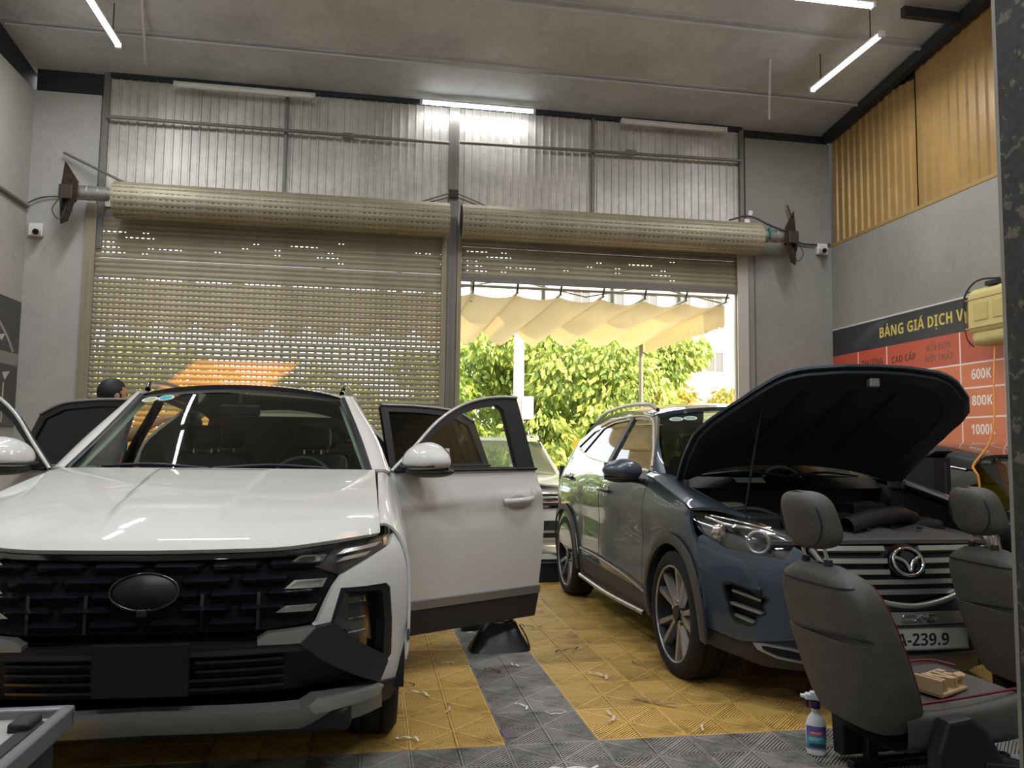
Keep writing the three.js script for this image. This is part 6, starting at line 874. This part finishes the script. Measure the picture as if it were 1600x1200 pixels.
// ---------- printed boards ----------
{ const W = 4.2, Hb = 1.44, c = document.createElement('canvas'); c.width = 2048; c.height = Math.round(2048 * Hb / W); const g = c.getContext('2d'), k = 2048 / W, X = (z) => (z + 8.98) * k, Y = (y) => (2.86 - y) * k;
  g.fillStyle = '#e07a4a'; g.fillRect(0, 0, c.width, c.height); g.fillStyle = '#37363a'; g.fillRect(0, 0, c.width, Y(2.53));
  g.strokeStyle = '#5a5a5e'; g.lineWidth = 3; for (let i = 0; i < 9; i++) { g.beginPath(); g.moveTo(X(-8.6) + i * 14, Y(2.6) + (i % 3) * 9); g.quadraticCurveTo(X(-8.3), Y(2.8) + i * 8, X(-8.05) + i * 10, Y(2.83)); g.stroke(); }
  g.fillStyle = '#c9563a'; g.fillRect(0, Y(2.53), c.width, Y(2.213) - Y(2.53)); const cols = [-8.466, -7.938, -7.397, -6.82, -6.27, -5.72, -5.2]; g.strokeStyle = '#f3e6dc'; g.lineWidth = 8; for (const z of cols) { g.beginPath(); g.moveTo(X(z), Y(z === -7.397 ? 2.213 : 2.53)); g.lineTo(X(z), c.height); g.stroke(); } for (const y of [2.213, 1.976, 1.694]) { g.beginPath(); g.moveTo(0, Y(y)); g.lineTo(c.width, Y(y)); g.stroke(); }
  const VI = { 'Ả': 'Ah', 'Ị': 'Id', 'Ụ': 'Ud', 'Ư': 'Uo', 'Ờ': 'Oog', 'Ấ': 'A^a', 'Ọ': 'Od', 'Ộ': 'O^d', 'Á': 'Aa', 'Ó': 'Oa' }, strip_ = (s) => [...s].map((c) => VI[c] ? VI[c][0] : c).join('');
  let fs_ = 10; const vi = (s, m) => {      // letters one by one, with their marks drawn as strokes
    g.textAlign = 'left'; let x = -m / 2; g.lineWidth = fs_ * 0.085; g.strokeStyle = g.fillStyle; g.lineCap = 'round';
    const P = (...a) => { g.beginPath(); g.moveTo(a[0], a[1]); for (let i = 2; i < a.length; i += 2) g.lineTo(a[i], a[i + 1]); g.stroke(); }, top = -fs_ * 0.44;
    for (const c of s) { const v = VI[c], b = v ? v[0] : c, w = g.measureText(b).width, q = x + w / 2, e = fs_ * 0.1; g.fillText(b, x, 0);
      if (v) { let up = 0; for (const k of v.slice(1)) { if (k === 'h') P(q - e * 0.6, top - e, q + e * 0.5, top - e, q + e * 0.3, top - e * 0.2, q, top); if (k === 'd') { g.beginPath(); g.arc(q, fs_ * 0.5, e * 0.6, 0, 7); g.fill(); } if (k === 'o') P(x + w * 0.86, -fs_ * 0.32, x + w * 1.0, -fs_ * 0.42); if (k === 'g') P(q - e, top - e, q + e * 0.4, top); if (k === '^') { P(q - e, top, q, top - e, q + e, top); up = 1; } if (k === 'a') P(q - e * 0.3 + up * e * 1.2, top - up * e * 0.3, q + e + up * e * 0.8, top - e - up * e * 0.5); } }
      x += w; }
  };
  const T = (s, z, y, h, col, w) => { g.fillStyle = col; g.font = 'bold ' + Math.round(h * k / 0.72) + 'px sans-serif'; g.textAlign = 'center'; g.textBaseline = 'middle'; const m = g.measureText(strip_(s)).width, fs = h * k / 0.72; fs_ = fs; g.save(); g.translate(X(z), Y(y)); g.scale(w * k / m, 1); vi(s, m); g.restore(); };
  T('BẢNG GIÁ DỊCH VỤ', -7.36, 2.695, 0.115, '#d8c65a', 1.42); T('THƯỜNG', -8.2, 2.38, 0.07, '#4a2a22', 0.4); T('CAO CẤP', -7.66, 2.365, 0.075, '#4a2a22', 0.4); T('GÓI DỌN', -7.12, 2.43, 0.07, '#7a4a38', 0.36); T('NỘI THẤT', -7.12, 2.315, 0.07, '#7a4a38', 0.42); T('THU', -6.62, 2.4, 0.07, '#7a4a38', 0.2);
  T('600K', -6.56, 2.1, 0.095, '#f6efe6', 0.25); T('800K', -6.56, 1.85, 0.095, '#f6efe6', 0.26); T('1000K', -6.56, 1.578, 0.095, '#f6efe6', 0.3);
  const t = new THREE.CanvasTexture(c); t.colorSpace = THREE.SRGBColorSpace; const o = thing('price_board', 'orange and black printed price table board on the right wall', 'price board', [XR, 2.14, -8.98 + W / 2]);
  mesh('backing', rb(0.012, Hb, W, 0.003, -0.007, 0, 0), mTrim, o); const pl = new THREE.PlaneGeometry(W, Hb); mesh('print', at(pl, -0.0145, 0, 0, 0, -Math.PI / 2, 0), S(0xffffff, 0.4, 0, { map: t }), o); mesh('top_strip', rb(0.02, 0.02, W, 0.004, -0.01, Hb / 2, 0), S(0xd8d0c4, 0.5), o); }
{ const c = document.createElement('canvas'); c.width = 512; c.height = 512; const g = c.getContext('2d'); g.fillStyle = '#4b4a46'; g.fillRect(0, 0, 512, 512); g.fillStyle = '#8f8c80'; g.fillRect(0, 215, 512, 50); g.strokeStyle = '#a5a296'; g.lineWidth = 14; g.beginPath(); g.moveTo(120, 40); g.bezierCurveTo(330, 60, 400, 130, 470, 210); g.stroke(); g.fillStyle = '#c9c7bd'; g.beginPath(); g.moveTo(330, 160); g.lineTo(400, 145); g.lineTo(380, 175); g.fill(); g.beginPath(); g.moveTo(395, 300); g.lineTo(455, 290); g.lineTo(420, 330); g.fill(); g.fillRect(405, 340, 10, 160); g.fillStyle = '#302f2d'; g.beginPath(); g.ellipse(180, 400, 110, 90, 0, 0, 7); g.fill(); g.fillStyle = '#6e6c64'; g.beginPath(); g.ellipse(180, 400, 60, 50, 0, 0, 7); g.fill(); const t = new THREE.CanvasTexture(c); t.colorSpace = THREE.SRGBColorSpace;
  const o = thing('wall_poster', 'grey car photo poster on the left wall', 'poster', [XL, 2.15, -8.22]); mesh('backing', rb(0.012, 1.3, 1.5, 0.003, 0.007, 0, 0), mTrim, o); mesh('print', at(new THREE.PlaneGeometry(1.48, 1.28), 0.0145, 0, 0, 0, Math.PI / 2, 0), S(0xffffff, 0.4, 0, { map: t }), o); }
// ---------- person behind the white car ----------
{
  const B = [];      // bones: a, b, ra, rb, colour key
  const bone = (a, b, ra, rb, c) => B.push([...a, ...b, ra, rb, c]);
  const SH = 0, TR = 1, SK = 2, SO = 3;
  bone([-0.07, 0.98, 0], [0.07, 0.98, 0], 0.115, 0.115, TR); bone([0, 1.0, 0], [0, 1.2, 0.015], 0.13, 0.135, SH); bone([-0.07, 1.3, 0.015], [0.07, 1.3, 0.015], 0.12, 0.12, SH); bone([-0.14, 1.42, 0.0], [0.14, 1.42, 0.0], 0.075, 0.075, SH); bone([0, 1.44, 0.01], [0, 1.57, 0.045], 0.055, 0.05, SK);
  for (const s of [-1, 1]) { bone([s * 0.1, 0.93, 0], [s * 0.115, 0.5, 0.03], 0.088, 0.058, TR); bone([s * 0.115, 0.5, 0.03], [s * 0.115, 0.1, -0.02], 0.056, 0.042, TR); bone([s * 0.115, 0.055, -0.04], [s * 0.125, 0.045, 0.14], 0.048, 0.042, SO); }
  // left arm reaches forward to the roof edge, right arm bent at the side
  bone([0.19, 1.42, 0], [0.22, 1.38, 0.15], 0.062, 0.055, SH); bone([0.22, 1.38, 0.15], [0.24, 1.36, 0.25], 0.046, 0.042, SK); bone([0.24, 1.36, 0.25], [0.2, 1.47, 0.46], 0.042, 0.03, SK);
  bone([-0.19, 1.42, 0], [-0.225, 1.26, 0.0], 0.062, 0.055, SH); bone([-0.225, 1.26, 0.0], [-0.235, 1.15, 0.02], 0.045, 0.042, SK); bone([-0.235, 1.15, 0.02], [-0.2, 1.06, 0.24], 0.042, 0.03, SK);
  const capsule = (b, x, y, z) => { const dx = b[3] - b[0], dy = b[4] - b[1], dz = b[5] - b[2], t = clamp(((x - b[0]) * dx + (y - b[1]) * dy + (z - b[2]) * dz) / (dx * dx + dy * dy + dz * dz + 1e-9), 0, 1); return Math.hypot(x - b[0] - dx * t, y - b[1] - dy * t, z - b[2] - dz * t) - lerp(b[6], b[7], t); };
  const smin = (a, b, k) => { const h = Math.max(k - Math.abs(a - b), 0) / k; return Math.min(a, b) - h * h * k * 0.25; };
  function field(bones, k, extra) { return (x, y, z) => { let d = 1; for (const b of bones) d = smin(d, capsule(b, x, y, z), k); return extra ? extra(d, x, y, z) : d; }; }
  function mc(fn, c, half, res, colour) {
    const m = new MarchingCubes(res, mSeat, false, false, 120000); m.isolation = 0; const h = res / 2;
    for (let k = 0; k < res; k++) for (let j = 0; j < res; j++) for (let i = 0; i < res; i++) m.field[i + j * res + k * res * res] = -fn(c[0] + (i - h) / h * half, c[1] + (j - h) / h * half, c[2] + (k - h) / h * half);
    m.update(); const n = m.count, P = new Float32Array(n * 3), C = new Float32Array(n * 3);
    for (let i = 0; i < n; i++) { for (let a = 0; a < 3; a++) P[i * 3 + a] = m.positionArray[i * 3 + a] * half + c[a]; const q = colour(P[i * 3], P[i * 3 + 1], P[i * 3 + 2]); C.set(q, i * 3); }
    const g = new THREE.BufferGeometry(); g.setAttribute('position', new THREE.BufferAttribute(P, 3)); g.setAttribute('normal', new THREE.BufferAttribute(m.normalArray.slice(0, n * 3), 3)); g.setAttribute('color', new THREE.BufferAttribute(C, 3)); return g;
  }
  const pal = [[0x1fa3b5], [0x2b2d33], [0xb9835f], [0x1d1c1c]].map((c) => new THREE.Color(c[0]).toArray());
  const near = (bones) => (x, y, z) => { let d = 9, c = 0; for (const b of bones) { const q = capsule(b, x, y, z); if (q < d) { d = q; c = b[8]; } } return pal[c]; };
  const body = mc(field(B, 0.05), [0, 0.86, 0.1], 0.92, 132, near(B));
  // head with jaw, nose, ears, brow
  const hx = [0, 1.645, 0.06], ell = (x, y, z, cx, cy, cz, a, b, c) => { const u = (x - cx) / a, v = (y - cy) / b, w = (z - cz) / c; return (Math.hypot(u, v, w) - 1) * Math.min(a, b, c); };
  const headF = (x, y, z) => { let d = ell(x, y, z, 0, 1.66, 0.045, 0.076, 0.1, 0.096); d = smin(d, ell(x, y, z, 0, 1.59, 0.075, 0.056, 0.055, 0.062), 0.04); d = smin(d, ell(x, y, z, 0, 1.625, 0.148, 0.013, 0.024, 0.018), 0.015); for (const s of [-1, 1]) { d = smin(d, ell(x, y, z, s * 0.077, 1.64, 0.045, 0.012, 0.03, 0.02), 0.01); d = -smin(-d, ell(x, y, z, s * 0.03, 1.655, 0.142, 0.018, 0.011, 0.014), 0.012); } d = smin(d, ell(x, y, z, 0, 1.585, 0.133, 0.024, 0.008, 0.01), 0.01); return smin(d, capsule([0, 1.5, 0.03, 0, 1.58, 0.05, 0.055, 0.05], x, y, z), 0.03); };
  const head = mc(headF, [0, 1.64, 0.05], 0.16, 84, () => pal[2]);
  // hands: palm, four fingers, thumb
  const hand = (w, f, up, side) => { const L = [], W = V(...w), F = V(...f).normalize(), U = V(...up).normalize(), Sd = F.clone().cross(U).multiplyScalar(side), pt = (a, b, c) => W.clone().addScaledVector(F, a).addScaledVector(Sd, b).addScaledVector(U, c).toArray(); const add = (p, q, a, b) => L.push([...p, ...q, a, b, SK]);
    add(pt(-0.03, 0, 0), pt(0.02, 0, 0), 0.028, 0.026); for (const b of [-0.024, -0.008, 0.008, 0.024]) add(pt(0.02, b * 0.7, 0), pt(0.075, b, 0), 0.014, 0.013);
    [[-0.027, 0.06], [-0.009, 0.072], [0.009, 0.068], [0.026, 0.055]].forEach(([b, l]) => { add(pt(0.078, b, 0), pt(0.078 + l * 0.5, b * 1.05, -0.008), 0.0095, 0.009); add(pt(0.078 + l * 0.5, b * 1.05, -0.008), pt(0.078 + l * 0.95, b * 1.05, -0.032), 0.009, 0.0075); });
    add(pt(0.02, -0.026, -0.004), pt(0.05, -0.052, -0.014), 0.0125, 0.011); add(pt(0.05, -0.052, -0.014), pt(0.078, -0.056, -0.024), 0.0105, 0.0085); return L; };
  const h1 = hand([0.195, 1.485, 0.49], [-0.1, 0.25, 0.95], [0, 1, -0.2], 1), h2 = hand([-0.19, 1.05, 0.265], [0.2, -0.2, 0.95], [-0.6, 0.7, 0], -1);
  const g1 = mc(field(h1, 0.012), [0.18, 1.505, 0.56], 0.13, 84, () => pal[2]), g2 = mc(field(h2, 0.012), [-0.175, 1.035, 0.335], 0.13, 84, () => pal[2]);
  const P = thing('person', 'person in a teal t-shirt leaning in behind the white SUV rear door', 'person', [-2.0, 0.018, -6.5], Math.PI / 2 + 0.6); P.scale.setScalar(1.03);
  mesh('body', mergeGeometries([body, head, g1, g2]), S(0xffffff, 0.7, 0, { vertexColors: true }), P);
  const hair = new THREE.SphereGeometry(1, 40, 26, 0, Math.PI * 2, 0, 1.95); { const p = hair.attributes.position; for (let i = 0; i < p.count; i++) { const x = p.getX(i), y = p.getY(i), z = p.getZ(i), k = 1 + 0.035 * (fbm((x + 1) / 2, (z + 1) / 2, 12, 3, 5) - 0.5), cut = z > 0.45 && y < 0.42; p.setXYZ(i, x * (cut ? 0.07 : 0.086) * k, 1.668 + y * 0.107 * k, 0.036 + z * (cut ? 0.085 : 0.105) * k); } hair.computeVertexNormals(); }
  mesh('hair', hair, S(0x0f0e0e, 0.6), P);
  for (const s of [-1, 1]) mesh('eye', sph(0.011, 1, 0.8, 0.7, s * 0.03, 1.655, 0.13), S(0x1c1512, 0.3), P);
}
renderer.render(scene, camera);
